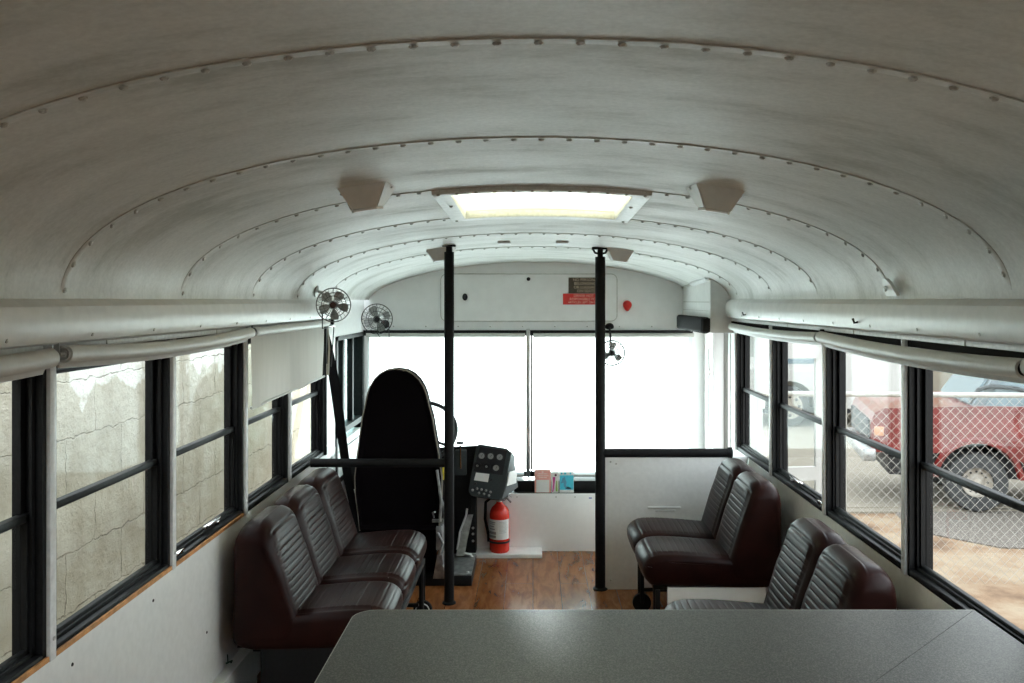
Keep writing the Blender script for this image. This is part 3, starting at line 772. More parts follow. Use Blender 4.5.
# ------------------------------------------------------------------ roller shades on the side windows
def rolled(name, X, s, y0, y1, z0, z1, sag, r, label, extra_end=True):
    t = thing(name, label, 'roller shade', (X, (y0+y1)/2, z0), 'rolled-up shades above the side windows')
    n = 14; pts = []
    for i in range(n+1):
        u = i/n; pts.append(Vector((X, y0+(y1-y0)*u, z0+(z1-z0)*u-sag*4*u*(1-u))))
    bm = B(); tube(bm, pts, r, 20); obj('rolled_cloth', bm, 'shade_roll', t)
    bm = B(); grid(bm, [[p+Vector((-s*.002, 0, 0)) for p in pts], [p+Vector((-s*r*.9, 0, -r*1.25)) for p in pts], [p+Vector((-s*r*.7, 0, -r*1.62)) for p in pts], [p+Vector((-s*r*.55, 0, -r*1.25)) for p in pts], [p+Vector((s*.002, 0, -r*.5)) for p in pts]])
    obj('hem_flap', bm, 'shade_roll', t)
    for p, d in ((pts[0], -1), (pts[-1], 1)):
        bm = B(); ring(bm, p+Vector((0, d*.001, 0)), r*.62, .003, (0, 1, 0), 20, 6)
        disc(bm, p, (0, d, 0), [(0, r*.45), (.004, r*.45), (.005, r*.25), (.022, r*.22)], 16)
        bx(bm, *sorted((p.x-s*.002, p.x-s*.035)), p.y+d*.016-.0015, p.y+d*.016+.0015, p.z-.006, p.z+.03)
        obj('end_bracket', bm, 'alu' if s == 1 else 'frame', t)
    return t
M['shade_roll'] = simple('rolled_shade_vinyl', (.60, .60, .57), .45, nscale=30, var=.05)
rolled('roller_shade', XL+.045, 1, .72, 1.99, 1.437, 1.432, .012, .023, 'rolled-up grey white shade nearest the camera on the left wall')
rolled('roller_shade', XL+.045, 1, 2.05, 3.40, 1.438, 1.437, .016, .021, 'sagging rolled-up shade over the two middle windows on the left')
rolled('roller_shade', XR-.04, -1, .70, 1.97, 1.415, 1.415, .012, .023, 'rolled-up shade at the right edge over the nearest right window')
rolled('roller_shade', XR-.04, -1, 1.99, 3.40, 1.408, 1.420, .012, .023, 'sagging rolled-up shade over the red truck windows on the right')
rolled('roller_shade', XR-.04, -1, 3.43, 4.93, 1.418, 1.415, .010, .020, 'rolled-up shade over the two far windows on the right')
t = thing('roller_shade', 'white cloth shade pulled half down over the far left windows', 'roller shade', (XL+.045, 4.0, 1.44))
X = XL+.042; y0, y1 = 3.44, 4.68
bm = B(); tube(bm, [(X, y0+.01, 1.438), (X, y1, 1.442)], .018, 18); obj('roller_tube', bm, 'shade_roll', t)
bm = B(); rows = []
for i in range(25):
    u = i/24; y = y0+.015+(y1-y0-.03)*u; row = []
    for k in range(13):
        v = k/12; zb = 1.128+.022*u; z = 1.43+(zb-1.43)*v
        row.append(Vector((X-.012+.006*v*math.sin(u*9+v*2)+.004*v*math.sin(u*23), y, z)))
    rows.append(row)
grid(bm, rows); o = obj('shade_cloth', bm, 'shade', t)
bm = B(); tube(bm, [(X-.012, y0+.015, 1.135), (X-.012, y0+.6, 1.144), (X-.012, y1-.015, 1.156)], .006, 8); obj('hem_bar', bm, 'shade_roll', t)
bm = B()
for y, d in ((y0, -1), (y1, 1)):
    disc(bm, (X, y, 1.44), (0, d, 0), [(0, .017), (.01, .017), (.014, .008)], 16); bx(bm, X-.045, X, y-.002, y+.002, 1.43, 1.47)
split_obj('end_bracket', bm, 'frame', t)
bm = B(); tube(bm, [(X, y1+.012, 1.43), (X+.005, y1+.02, 1.3), (X, y1+.012, 1.17), (X+.002, y1+.03, 1.16), (X+.006, y1+.035, 1.3), (X, y1+.02, 1.43)], .003, 6); tube(bm, [(X, y1+.015, 1.22), (X, y1+.015, 1.16)], .007, 8); obj('pull_chain', bm, 'piping', t)

# windscreen shades
def wshade(x0, x1, label):
    t = thing('roller_shade', label, 'shade', ((x0+x1)/2, YF-.035, 1.33), 'pale shades over the windscreen')
    z0, z1 = .372, 1.322
    bm = B(); tube(bm, [(x0, YF-.03, 1.327), (x1, YF-.03, 1.327)], .014, 14); obj('roller_tube', bm, 'shade_roll', t)
    bm = B(); rows = []; nx = 40
    for k in range(9):
        z = z1+(z0-z1)*k/8
        rows.append([Vector((x0+.008+(x1-x0-.016)*i/nx, YF-.022+.0015*math.sin(i*1.3+k*.3), z)) for i in range(nx+1)])
    grid(bm, rows); obj('shade_cloth', bm, 'frontshade', t)
    bm = B(); bx(bm, x0+.008, x1-.008, YF-.029, YF-.015, z0-.006, z0+.010, .003); obj('hem_bar', bm, 'shade_roll', t)
wshade(XL+.02, cx_-.022, 'left pale translucent shade over the windscreen, behind the driver seat')
wshade(cx_+.034, 1.09, 'right pale translucent shade over the windscreen, beside the door')

# ------------------------------------------------------------------ bulkhead door, signs, knob
def rrect(x0, x1, z0, z1, r, y, n=6):
    P = []
    for cx, cz, a0 in ((x1-r, z1-r, 0), (x0+r, z1-r, PI/2), (x0+r, z0+r, PI), (x1-r, z0+r, 1.5*PI)):
        P += [Vector((cx+r*math.cos(a0+PI/2*i/n), y, cz+r*math.sin(a0+PI/2*i/n))) for i in range(n+1)]
    return P
pa = at(453.5, 274, YF-.012); pb = at(617, 321, YF-.012)
px0, px1, pz1, pz0 = at(441, 274, YF).x, pb.x, pa.z, pb.z
t = thing('access_panel', 'wide white access panel with rounded corners above the windscreen', 'panel', ((px0+px1)/2, YF, (pz0+pz1)/2))
bm = B(); prism(bm, rrect(px0, px1, pz0, pz1, .04, YF-.012), (0, .014, 0)); obj('panel_door', bm, 'front_paint', t)
bm = B(); tube(bm, rrect(px0, px1, pz0, pz1, .04, YF-.010), .0035, 6, closed=True); obj('panel_seam', bm, 'seam', t)
p = at(465, 297, YF-.012); bm = B(); disc(bm, p, (0, -1, 0), [(0, .018), (.004, .018), (.006, .014)], 20)
for v in bm.verts: v.co.z = p.z+(v.co.z-p.z)*1.35
obj('latch_hole', bm, 'ink', t, label='black oval latch')
p = at(528.5, 279, YF-.012); bm = B(); disc(bm, p, (0, -1, 0), [(0, .013), (.005, .012), (.008, .006)], 16); obj('plug', bm, 'ink', t, label='small black round plug')
p = at(533, 300, YF-.0125); text('embossed_lettering', 'THOMAS', .052, 'front_paint', t, p, ext=.003, sx=1.35)
ys = YF-.018
a_ = at(568.5, 277.5, ys); b_ = at(603.5, 293.5, ys)
t = thing('notice_sign', 'dark olive notice sign about personal belongings above the windscreen', 'sign', ((a_.x+b_.x)/2, ys, b_.z))
bm = B(); bx(bm, a_.x, b_.x, ys, ys+.004, b_.z, a_.z); obj('sign_plate', bm, 'signdark', t, smooth=False)
for i, s_ in enumerate(('NO PERSONAL', 'BELONGINGS', 'OR LUGGAGE', 'ON SEATS')):
    text('sign_lettering', s_, .028, 'signtext', t, ((a_.x+b_.x)/2, ys-.0005, a_.z-.016-i*.0255), sx=.95)
a_ = at(563, 293.5, ys); b_ = at(604.5, 304.5, ys)
t = thing('notice_sign', 'red driver notice sign directly below the dark notice', 'sign', ((a_.x+b_.x)/2, ys, b_.z))
bm = B(); bx(bm, a_.x, b_.x, ys, ys+.004, b_.z, a_.z-.001); obj('sign_plate', bm, 'signred', t, smooth=False)
for i, (s_, sz) in enumerate((('DRIVER NOT', .025), ('RESPONSIBLE FOR', .025), ('ARTICLES LEFT ON BUS', .0215))):
    text('sign_lettering', s_, sz, 'signtext2', t, ((a_.x+b_.x)/2, ys-.0005, a_.z-.016-i*.0225), sx=.95)
p = at(627, 305, YF-.0)
t = thing('alarm_knob', 'small red teardrop knob on the white bulkhead right of the signs', 'knob', p)
bm = B(); disc(bm, p, (0, -1, 0), [(0, .018), (.01, .030), (.02, .031), (.032, .024), (.038, .01)], 24)
for v in bm.verts:
    dz = v.co.z-p.z
    if dz < 0: v.co.z = p.z+dz*1.35; v.co.x = p.x+(v.co.x-p.x)*(1+dz*10)
obj('knob_cap', bm, 'redplastic', t)
bm = B(); disc(bm, p+Vector((0, -.001, 0)), (0, -1, 0), [(0, .022), (.004, .02)], 16); obj('knob_base', bm, 'alu', t)

# ------------------------------------------------------------------ corner cabinet and pad above the door
cx0 = 1.02; cy0, cy1 = 5.0, YF; zb = 1.375
t = thing('corner_cabinet', 'white metal cabinet boxed into the right front corner above the door', 'cabinet', (1.08, 5.4, zb))
bm = B()
def capsec(y, x0=cx0):
    P = [Vector((x0, y, zb))]; 
    P += [Vector((x0+(1.128-x0)*i/8, y, ceil_z(x0+(1.128-x0)*i/8, y)+.008)) for i in range(9)]
    P += [Vector((XR+.004, y, EYE)), Vector((XR+.004, y, zb))]
    return P
hexa(bm, capsec(cy0), capsec(cy1)); obj('cabinet_body', bm, 'white_paint', t, smooth=False)
bm = B()
for (y0_, y1_, z0_, z1_) in ((5.03, 5.88, 1.55, 1.556), (5.03, 5.88, 1.50, 1.503)): bx(bm, cx0-.004, cx0+.001, y0_, y1_, z0_, z1_)
tube(bm, [(cx0-.003, cy0, ceil_z(cx0, cy0)-.004), (cx0-.003, cy1-.01, ceil_z(cx0, cy1)-.004)], .008, 8)
obj('panel_seam', bm, 'seam', t)
bm = B()
pts = [Vector((cx0+(1.128-cx0)*i/8, cy0-.002, ceil_z(cx0+(1.128-cx0)*i/8, cy0)+.0)) for i in range(9)]
tube(bm, pts, .005, 6); obj('edge_bead', bm, 'seam', t)
bm = B(); pp = at(707, 278, 5.1)
hexa(bm, [(cx0-.002, 5.06, 1.675), (cx0-.022, 5.06, 1.69), (cx0-.022, 5.55, 1.665), (cx0-.002, 5.55, 1.65)], [(cx0-.002, 5.06, 1.71), (cx0-.022, 5.06, 1.705), (cx0-.022, 5.55, 1.68), (cx0-.002, 5.55, 1.685)])
obj('vent_strip', bm, 'post', t)
t = thing('door_header_pad', 'padded charcoal crash bumper over the door below the corner cabinet', 'pad', (1.0, 5.4, 1.37))
bm = B(); bx(bm, .965, 1.018, 4.99, 5.86, 1.372, 1.466, .018, 4); obj('padding', bm, 'greypad', t)
bm = B(); bx(bm, .972, 1.016, 4.984, 4.992, 1.38, 1.46, .004); obj('end_cap', bm, 'black', t)

# ------------------------------------------------------------------ service door (open, folded outwards)
d = thing('door_1', 'open white framed folding service door with glass panes', None, (XR+.3, 5.2, .0), kind='structure')
def leaf(P0, P1, nm='door_leaf'):
    P0 = Vector(P0); P1 = Vector(P1); u = (P1-P0).normalized(); L = (P1-P0).length; nv = Vector((-u.y, u.x, 0))*.014
    def B4(a, b, z0, z1, bm, k=1):
        q = [P0+u*a, P0+u*b]; hexa(bm, [q[0]-nv*k+Vector((0, 0, z0)), q[1]-nv*k+Vector((0, 0, z0)), q[1]+nv*k+Vector((0, 0, z0)), q[0]+nv*k+Vector((0, 0, z0))],
                               [q[0]-nv*k+Vector((0, 0, z1)), q[1]-nv*k+Vector((0, 0, z1)), q[1]+nv*k+Vector((0, 0, z1)), q[0]+nv*k+Vector((0, 0, z1))])
    bm = B(); t_ = .05
    B4(0, t_, -.35, 1.45, bm); B4(L-t_, L, -.35, 1.45, bm)
    for z0, z1 in ((-.35, -.2), (.50, .58), (1.22, 1.45)): B4(t_, L-t_, z0, z1, bm)
    f = obj(nm, bm, 'white_car', d, smooth=False)
    for z0, z1 in ((-.2, .50), (.58, 1.22)):
        bm = B(); B4(t_, L-t_, z0, z1, bm, .12); obj('glass_pane', bm, 'glass', f, smooth=False)
leaf((1.40, 5.12, 0), (1.72, 5.16, 0)); leaf((1.24, 5.60, 0), (1.36, 5.2, 0))
bm = B(); bx(bm, XR-.005, XR+.07, 5.12, 5.17, 0, 1.40, .004); bx(bm, XR-.005, XR+.07, 5.60, 5.64, 0, 1.40, .004); bx(bm, XR, XR+.07, YF-.06, YF, 0, 1.40)
fr = obj('door_frame', bm, 'bright_panel', d)
bm = B(); tube(bm, [(XR-.01, 5.62, .75), (XR-.03, 5.62, .75), (XR-.03, 5.62, 1.25), (XR-.01, 5.62, 1.25)], .006, 8); disc(bm, (XR-.02, 5.62, 1.10), (-1, 0, 0), [(0, .02), (.012, .02), (.018, .01)], 16); obj('grab_handle', bm, 'alu', fr)
bm = B(); bx(bm, XR-.008, XR-.003, 5.14, 5.3, 1.368, 1.378); obj('blue_strip', bm, 'bluemark', fr, label='thin blue strip')

# ------------------------------------------------------------------ fans
def fan(c, axis, R, label, mount, blade_m='fanblade', nb=4, cord=None, hubm='ink', cage_m='wire', wk=1.0):
    c = Vector(c); ax = Vector(axis).normalized(); a, b = frame_axes(ax)
    t = thing('wall_fan', label, 'fan', Vector(mount[-1]), 'small wire cage fans')
    dep = R*.52
    def P(r, th, h): return c+a*r*math.cos(th)+b*r*math.sin(th)+ax*h
    bm = B()
    ring(bm, c, R, .0028*wk, ax, 48, 8); ring(bm, c+ax*dep*.45, R*.55, .0014*wk, ax, 36, 5); ring(bm, c+ax*dep*.5, R*.22, .002, ax, 24, 5)
    ring(bm, c-ax*dep*.45, R*.72, .002, ax, 36, 5)
    n = 24
    for i in range(n):
        th = 2*PI*i/n
        tube(bm, [P(R, th, 0), P(R*.82, th+.06, dep*.34), P(R*.5, th+.12, dep*.47), P(R*.2, th+.2, dep*.5)], .0010*wk, 4, cap=False)
        if i % 2 == 0: tube(bm, [P(R, th, 0), P(R*.72, th, -dep*.45), P(R*.25, th, -dep*.7)], .0012, 4, cap=False)
    obj('cage', bm, cage_m, t)
    bm = B(); disc(bm, c+ax*dep*.45, ax, [(0, R*.19), (.004, R*.18), (.006, R*.1)], 20); obj('badge', bm, hubm, t)
    bm = B()
    for k in range(nb):
        th0 = 2*PI*k/nb+.4; rows = []
        for i in range(7):
            rr = R*(.12+.76*i/6); w = .52*math.sin(PI*min(1, .18+.62*i/6))*1.0
            rows.append([P(rr, th0+w*(j/4-.5)*1.7, (j/4-.5)*.35*R) for j in range(5)])
        grid(bm, rows)
    bmesh.ops.solidify(bm, geom=list(bm.faces), thickness=.0012)
    obj('blade_set', bm, blade_m, t)
    bm = B(); disc(bm, c-ax*dep*.1, -ax, [(0, R*.16), (.01, R*.26), (.055, R*.26), (.07, R*.18), (.075, R*.05)], 24); obj('motor', bm, 'fanmetal', t)
    bm = B(); pts = [c-ax*(dep*.1+.045)]+[Vector(m) for m in mount]; tube(bm, pts, .007, 10)
    disc(bm, Vector(mount[-1]), (Vector(mount[-2])-Vector(mount[-1])) if len(mount) > 1 else -ax, [(0, .03), (.008, .03), (.014, .015)], 20); obj('bracket', bm, 'fanmetal' if cage_m == 'wire' else 'ink', t)
    if cord:
        bm = B(); tube(bm, [Vector(q) for q in cord], .003, 6); obj('cord', bm, 'ink', t)
    return t
c = at(333.5, 305, 4.28)
fan(c, (.12, -1, -.05), .083, 'larger wire cage fan with brown hub at the end of the left cornice',
    [(-1.04, 4.40, c.z+.03), (-1.075, 4.42, c.z+.065), (-1.105, 4.42, c.z+.07)], nb=5, blade_m='fanmetal', hubm='fanhub',
    cord=[c+Vector((-.05, .10, .0)), (-1.07, 4.42, 1.50), (-1.075, 4.44, 1.42), (-1.08, 4.72, 1.42), (-1.09, 4.73, 1.30), (-1.10, 4.74, 1.20)])
c = at(377, 319, 5.62)
fan(c, (.12, -1, -.12), .098, 'black wire fan on the front left corner above the driver seat',
    [c+Vector((0, .2, -.02)), (c.x, YF-.03, 1.40), (c.x, YF-.002, 1.40)], nb=4, cord=[c+Vector((.0, .0, -.09)), c+Vector((.05, -.01, -.16)), c+Vector((.075, .02, -.12)), c+Vector((.06, .1, -.05))], cage_m='ink')
c = at(612, 353, 5.68)
fan(c, (-.05, -1, -.1), .082, 'small wire fan hanging below the black strip behind the right pole',
    [c+Vector((.0, .12, .03)), (c.x+.005, YF-.07, 1.33), (c.x+.005, YF-.04, 1.355), (c.x+.005, YF-.0, 1.385)], nb=3, cage_m='ink', wk=1.7)

# ------------------------------------------------------------------ seat belt hanging by the left post
t = thing('seat_belt', 'black webbing shoulder belt hanging from the left post beside the fan', 'seat belt', (-1.1, 4.9, 1.45))
def ribbon(bm, pts, w, th=.002, wd=(0, 1, 0)):
    wd = Vector(wd).normalized(); rows = []
    for i, p in enumerate(pts):
        p = Vector(p); ww = w[i] if isinstance(w, list) else w
        rows.append([p-wd*ww/2, p+wd*ww/2])
    V = grid(bm, rows); bmesh.ops.solidify(bm, geom=list(bm.faces), thickness=th)
p = [at(323, 322, 4.84), at(328, 345, 4.84), at(335, 385, 4.82), at(341, 430, 4.8), at(348, 480, 4.78), at(354, 510, 4.76), at(358, 535, 4.75)]
bm = B(); ribbon(bm, p, [.035, .05, .062, .058, .05, .045, .045], wd=(.75, .66, 0)); obj('webbing', bm, 'strap', t)
bm = B(); bx(bm, -1.15, -1.12, 4.80, 4.88, 1.42, 1.47, .005); disc(bm, (-1.12, 4.84, 1.445), (1, 0, 0), [(0, .018), (.012, .016)], 14); obj('anchor', bm, 'black', t)

# ------------------------------------------------------------------ driver's seat
t = thing('driver_seat', 'tall black cloth high-back driver seat with pale piping, seen from behind', 'driver seat', (-.71, 4.75, 0))
cxs = at(398.5, 0, 4.75).x
half = [(.30, .215), (.38, .222), (.5, .235), (.6, .237), (.72, .222), (.83, .205), (.93, .190), (1.0, .172), (1.06, .158), (1.10, .144), (1.14, .120), (1.17, .090), (1.19, .055), (1.198, .0)]
def outline(k=1.0, dx=0):
    L = [(cxs-h*k*1.0, z) for z, h in half[:-1]]; R_ = [(cxs+h*k*1.02, z) for z, h in half[:-1]][::-1]
    return L+[(cxs, half[-1][0])]+R_
lean = .10
def outl(y, inset=0):
    P = []
    for x, z in outline():
        v = Vector((x-cxs, z-.8)); Lc = v.length; v = v*(1-inset/max(Lc, .05))
        P.append(Vector((cxs+v.x, y-lean*(z-.4), .8+v.y)))
    return P
bm = B(); rows = [outl(4.76, .035), outl(4.742, .012), outl(4.755, .002), outl(4.775), outl(4.83), outl(4.855, .01), outl(4.87, .04)]
V = grid(bm, rows, True); bm.faces.new(V[0]); bm.faces.new(V[-1][::-1]); obj('backrest', bm, 'seatback', t)
bm = B(); pts = outl(4.752, .004); tube(bm, pts, .0045, 6, cap=False); obj('piping', bm, 'piping', t)
bm = B(); bx(bm, cxs-.24, cxs+.24, 4.80, 5.26, .34, .46, .035, 4); obj('seat_cushion', bm, 'seatback', t)
bm = B(); bx(bm, cxs-.19, cxs+.17, 4.84, 5.16, .075, .35, .01); obj('pedestal', bm, 'black', t)
bm = B(); bx(bm, cxs-.225, cxs+.2, 4.80, 4.84, .065, .36, .01); obj('seat_skirt', bm, 'seatback', t)
bm = B()
x = cxs+.235
tube(bm, [at(437, 470, 4.72), at(441, 500, 4.72), at(440, 522, 4.72)], .008, 8)
tube(bm, [(x-.02, 4.78, .50), (x+.01, 4.79, .42), (x+.012, 4.8, .36)], .010, 8)
bx(bm, x-.03, x+.005, 4.74, 5.1, .20, .33, .006)
hexa(bm, [(x-.045, 4.73, .05), (x+.02, 4.73, .05), (x+.02, 4.90, .05), (x-.045, 4.90, .05)], [(x-.02, 4.72, .18), (x+.005, 4.72, .18), (x+.005, 4.92, .18), (x-.02, 4.92, .18)])
tube(bm, [(x-.02, 4.73, .30), (x+.01, 4.73, .24), (x-.015, 4.73, .17), (x+.012, 4.73, .11)], .008, 8)
obj('recliner_bracket', bm, 'steel', t)
bm = B(); tube(bm, [(x-.04, 4.74, .38), (x-.045, 4.72, .41), (x-.03, 4.7, .42)], .005, 8); bx(bm, x-.05, x+.01, 4.73, 4.75, .355, .37); obj('lever', bm, 'steel', t)
bm = B(); bx(bm, cxs+.238, cxs+.248, 4.76, 4.79, .58, .65, .003); obj('warning_tag', bm, 'yellow', t, label='small yellow tag')
# pedestal plinth
t = thing('floor_plinth', 'low worn steel plinth on the floor beside the driver seat', 'plinth', (-.5, 4.95, 0))
bm = B(); bx(bm, -1.0, -.335, 4.76, 5.16, 0, .055, .004); obj('plinth_body', bm, 'black', t)
bm = B(); bx(bm, -.50, -.337, 4.765, 5.155, .055, .062, .002); obj('top_plate', bm, 'steel', t)
bm = B(); 
for y in (4.8, 5.1): disc(bm, (-.36, y, .062), (0, 0, 1), [(0, .01), (.006, .008)], 10)
tube(bm, [(-.44, 5.1, .068), (-.40, 5.09, .085), (-.36, 5.11, .07)], .006, 8)
split_obj('bolt', bm, 'alu', t)
t = thing('parking_brake', 'worn steel brake lever rising beside the black dash column', 'lever', (-.42, 5.1, .06))
bm = B(); ribbon(bm, [(-.425, 5.08, .07), (-.41, 5.12, .16), (-.385, 5.16, .25), (-.37, 5.17, .29)], [.05, .05, .04, .03], .006, (1, 0, 0)); obj('lever_arm', bm, 'steel', t)
bm = B(); tube(bm, [(-.445, 5.10, .10), (-.43, 5.12, .20), (-.395, 5.15, .29), (-.39, 5.15, .33)], .006, 8); obj('rod', bm, 'alu', t)

# ------------------------------------------------------------------ dashboard
YD = 5.16
t = thing('dashboard', 'black dashboard with grey angled instrument pod beside the steering wheel', 'dashboard', (-.5, 5.4, .0))
def dp(px, py, dy=0):
    # pod face leans back towards the windscreen at its top
    base = at(px, py, YD); k = (base.z-.38); Y = YD+.10*k; return at(px, py, Y+dy)
face = [(479, 444), (507, 448.5), (511, 453), (503, 496), (499, 500), (471, 495.5), (468.3, 491), (476, 447)]
bm = B(); A = [dp(x, y) for x, y in face]; n_ = len(A)
sh = [Vector((.0, .0, 0)) for _ in A]
Bk = [p+Vector((.02, .26, -.07)) for p in A]
hexa(bm, A, Bk); bmesh.ops.bevel(bm, geom=[e for e in bm.edges], offset=.004, segments=2, affect='EDGES'); pod = obj('instrument_pod', bm, 'console', t, label='grey instrument pod')
bm = B(); q = [dp(511.5, 452), dp(502, 499)]
hexa(bm, [q[0]+Vector((.001, .006, 0)), q[1]+Vector((.001, .006, 0)), at(518, 487, 5.42), at(513.5, 456, 5.42)],
         [q[0]+Vector((-.01, .012, 0)), q[1]+Vector((-.01, .012, 0)), at(516, 487, 5.43), at(511, 456, 5.43)]); obj('pod_side_cover', bm, 'console_side', t, label='pale grey side cover')
bm = B(); A = [at(508.5, 472, 5.185), at(516, 470, 5.33), at(515.3, 483, 5.33), at(506, 486, 5.185)]
hexa(bm, A, [a_+Vector((.006, -.003, 0)) for a_ in A]); obj('side_label', bm, 'label', t, label='white label on the pod side')
bm = B(); A = [dp(480, 446.5), dp(507, 450.5), dp(502.5, 475), dp(473.5, 471)]; hexa(bm, [a_+Vector((0, -.004, 0)) for a_ in A], [a_+Vector((0, .004, 0)) for a_ in A]); obj('gauge_bezel', bm, 'ink', t)
for i, (px, py) in enumerate([(481.6, 455.9), (490.6, 456.3), (499.7, 457.2), (477.3, 465.8), (486.4, 466.6), (496, 468.0)]):
    p = dp(px, py, -.006); bm = B(); ring(bm, p, .0225, .003, (0, 1, .1), 24, 6); disc(bm, p+Vector((0, .004, 0)), (0, -1, 0), [(0, .023), (.002, .022)], 24)
    gg = obj('gauge', bm, 'ink', t)
    bm = B(); disc(bm, p+Vector((0, .001, 0)), (0, -1, 0), [(0, .0175 if i not in (3, 4) else .007), (.001, .017 if i not in (3, 4) else .006)], 24); obj('dial', bm, 'dial', gg)
    bm = B(); tube(bm, [p+Vector((-.002, -.001, -.004)), p+Vector((.007, -.001, .009))], .0012, 6); obj('needle', bm, 'ink', gg)
bm = B(); A = [dp(476, 472.5), dp(489.5, 474), dp(488, 482), dp(474, 480)]; hexa(bm, [a_+Vector((0, -.006, 0)) for a_ in A], A); obj('radio_plate', bm, 'label', t, label='white plate below the gauges')
for px, py in ((472.5, 490), (477, 488.5), (481.5, 489.5), (486, 490.5), (490.5, 492), (479, 493), (484, 494), (489, 495.5), (475.5, 483.5), (491, 480)):
    p = dp(px, py); bm = B(); disc(bm, p, (0, -1, 0), [(0, .008), (.006, .007), (.012, .004)], 10); obj('switch', bm, 'dial' if py > 485 else 'ink', t)
# left, darker part of the dash with top cowl
bm = B(); A = [at(423, 448, 5.22), at(478, 445.5, 5.22), at(470, 487.5, 5.22), at(423, 487, 5.22)]
hexa(bm, A, [a_+Vector((0, .45, -.09)) for a_ in A]); obj('dash_body', bm, 'black', t)
bm = B(); bx(bm, XL+.02, -.36, 5.50, 5.86, .36, .50, .01)
bx(bm, XL+.02, at(472, 0, 5.3).x, 5.26, 5.5, .42, .56, .01); obj('cowl', bm, 'black', t)
bm = B(); bx(bm, at(455, 0, 5.2).x, at(466.5, 0, 5.2).x, 5.19, 5.222, at(0, 475, 5.2).z, at(0, 450, 5.2).z, .004); obj('quadrant', bm, 'console', t)
bm = B(); p = at(460.5, 462, 5.18); tube(bm, [p+Vector((0, .03, -.08)), p, p+Vector((0, -.02, .10))], .006, 8); gl = obj('selector_lever', bm, 'chrome', t)
bm = B(); p2 = at(460, 443, 5.16); disc(bm, p2+Vector((0, 0, -.008)), (0, 0, 1), [(0, .012), (.004, .024), (.014, .022), (.018, .01)], 18); obj('lever_knob', bm, 'ink', gl)
bm = B(); bx(bm, at(447, 0, 5.3).x, at(476, 0, 5.3).x, 5.30, 5.40, .0, .45, .01)
hexa(bm, [at(452, 485, 5.24), at(471, 488, 5.24), at(472, 545, 5.28), at(462, 549, 5.28)], [at(452, 485, 5.4), at(471, 488, 5.4), at(472, 540, 5.4), at(462, 542, 5.4)])
obj('dash_column', bm, 'black', t)
bm = B()
for py in (528, 534, 541): disc(bm, at(473, py, 5.27), (0, -1, 0), [(0, .008), (.006, .006)], 10)
split_obj('bolt', bm, 'alu', t)
# steering wheel
t = thing('steering_wheel', 'thin black steering wheel half hidden behind the driver seat', 'steering wheel', (-.67, 5.2, .75))
c = Vector((-.672, 5.16, .785)); ax = Vector((0, -.72, .69)).normalized()
bm = B(); ring(bm, c, .215, .0125, ax, 56, 10); obj('rim', bm, 'ink', t)
a, b = frame_axes(ax)
for k in range(3):
    th = 2*PI*k/3+.52; bm = B(); e = c+(a*math.cos(th)+b*math.sin(th))*.21; tube(bm, [c-ax*.03, c.lerp(e, .5)-ax*.02, e], .009, 8); obj('spoke', bm, 'ink', t)
bm = B(); disc(bm, c-ax*.04, ax, [(0, .05), (.03, .05), (.04, .035)], 24); obj('hub', bm, 'ink', t)
bm = B(); tube(bm, [c-ax*.03, c-ax*.35], .025, 14); obj('column', bm, 'black', t)

# ------------------------------------------------------------------ front panel, ledge, mat, extinguisher, cards
YP = 5.42
xa = at(461, 0, YP).x; xb = PRX+.55
t = thing('front_panel', 'plain white panel boxing in the area under the windscreen', 'panel', (.2, YP, 0))
bm = B(); bx(bm, xa-.1, XR-.10, YP, YP+.012, 0, .358, .002); obj('panel_board', bm, 'bright_panel', t)
bm = B()
for px, py in ((517, 497), (556, 497), (575, 497)): disc(bm, at(px, py, YP), (0, -1, 0), [(0, .005), (.003, .004)], 8)
split_obj('screw', bm, 'seam', t)
bm = B(); p = at(590.5, 498, YP); bx(bm, p.x-.01, p.x+.008, YP-.002, YP, p.z-.003, p.z+.003); obj('blue_mark', bm, 'bluemark', t, label='small blue mark')
bm = B(); bx(bm, -.36, XR-.10, YP+.0125, YF-.001, .345, .36, .002); bx(bm, -.12, XR-.11, 5.47, 5.60, .36, .428, .004)
tag(obj('windscreen_ledge', bm, 'black'), 'black ledge between the white front panel and the windscreen', 'ledge')
bm = B(); bx(bm, at(470, 0, 5.28).x-.05, at(542, 0, 5.28).x, 5.27, YP-.001, 0, .024, .002); tag(obj('floor_board', bm, 'bright_panel'), 'white board lying on the floor under the red extinguisher', 'board')

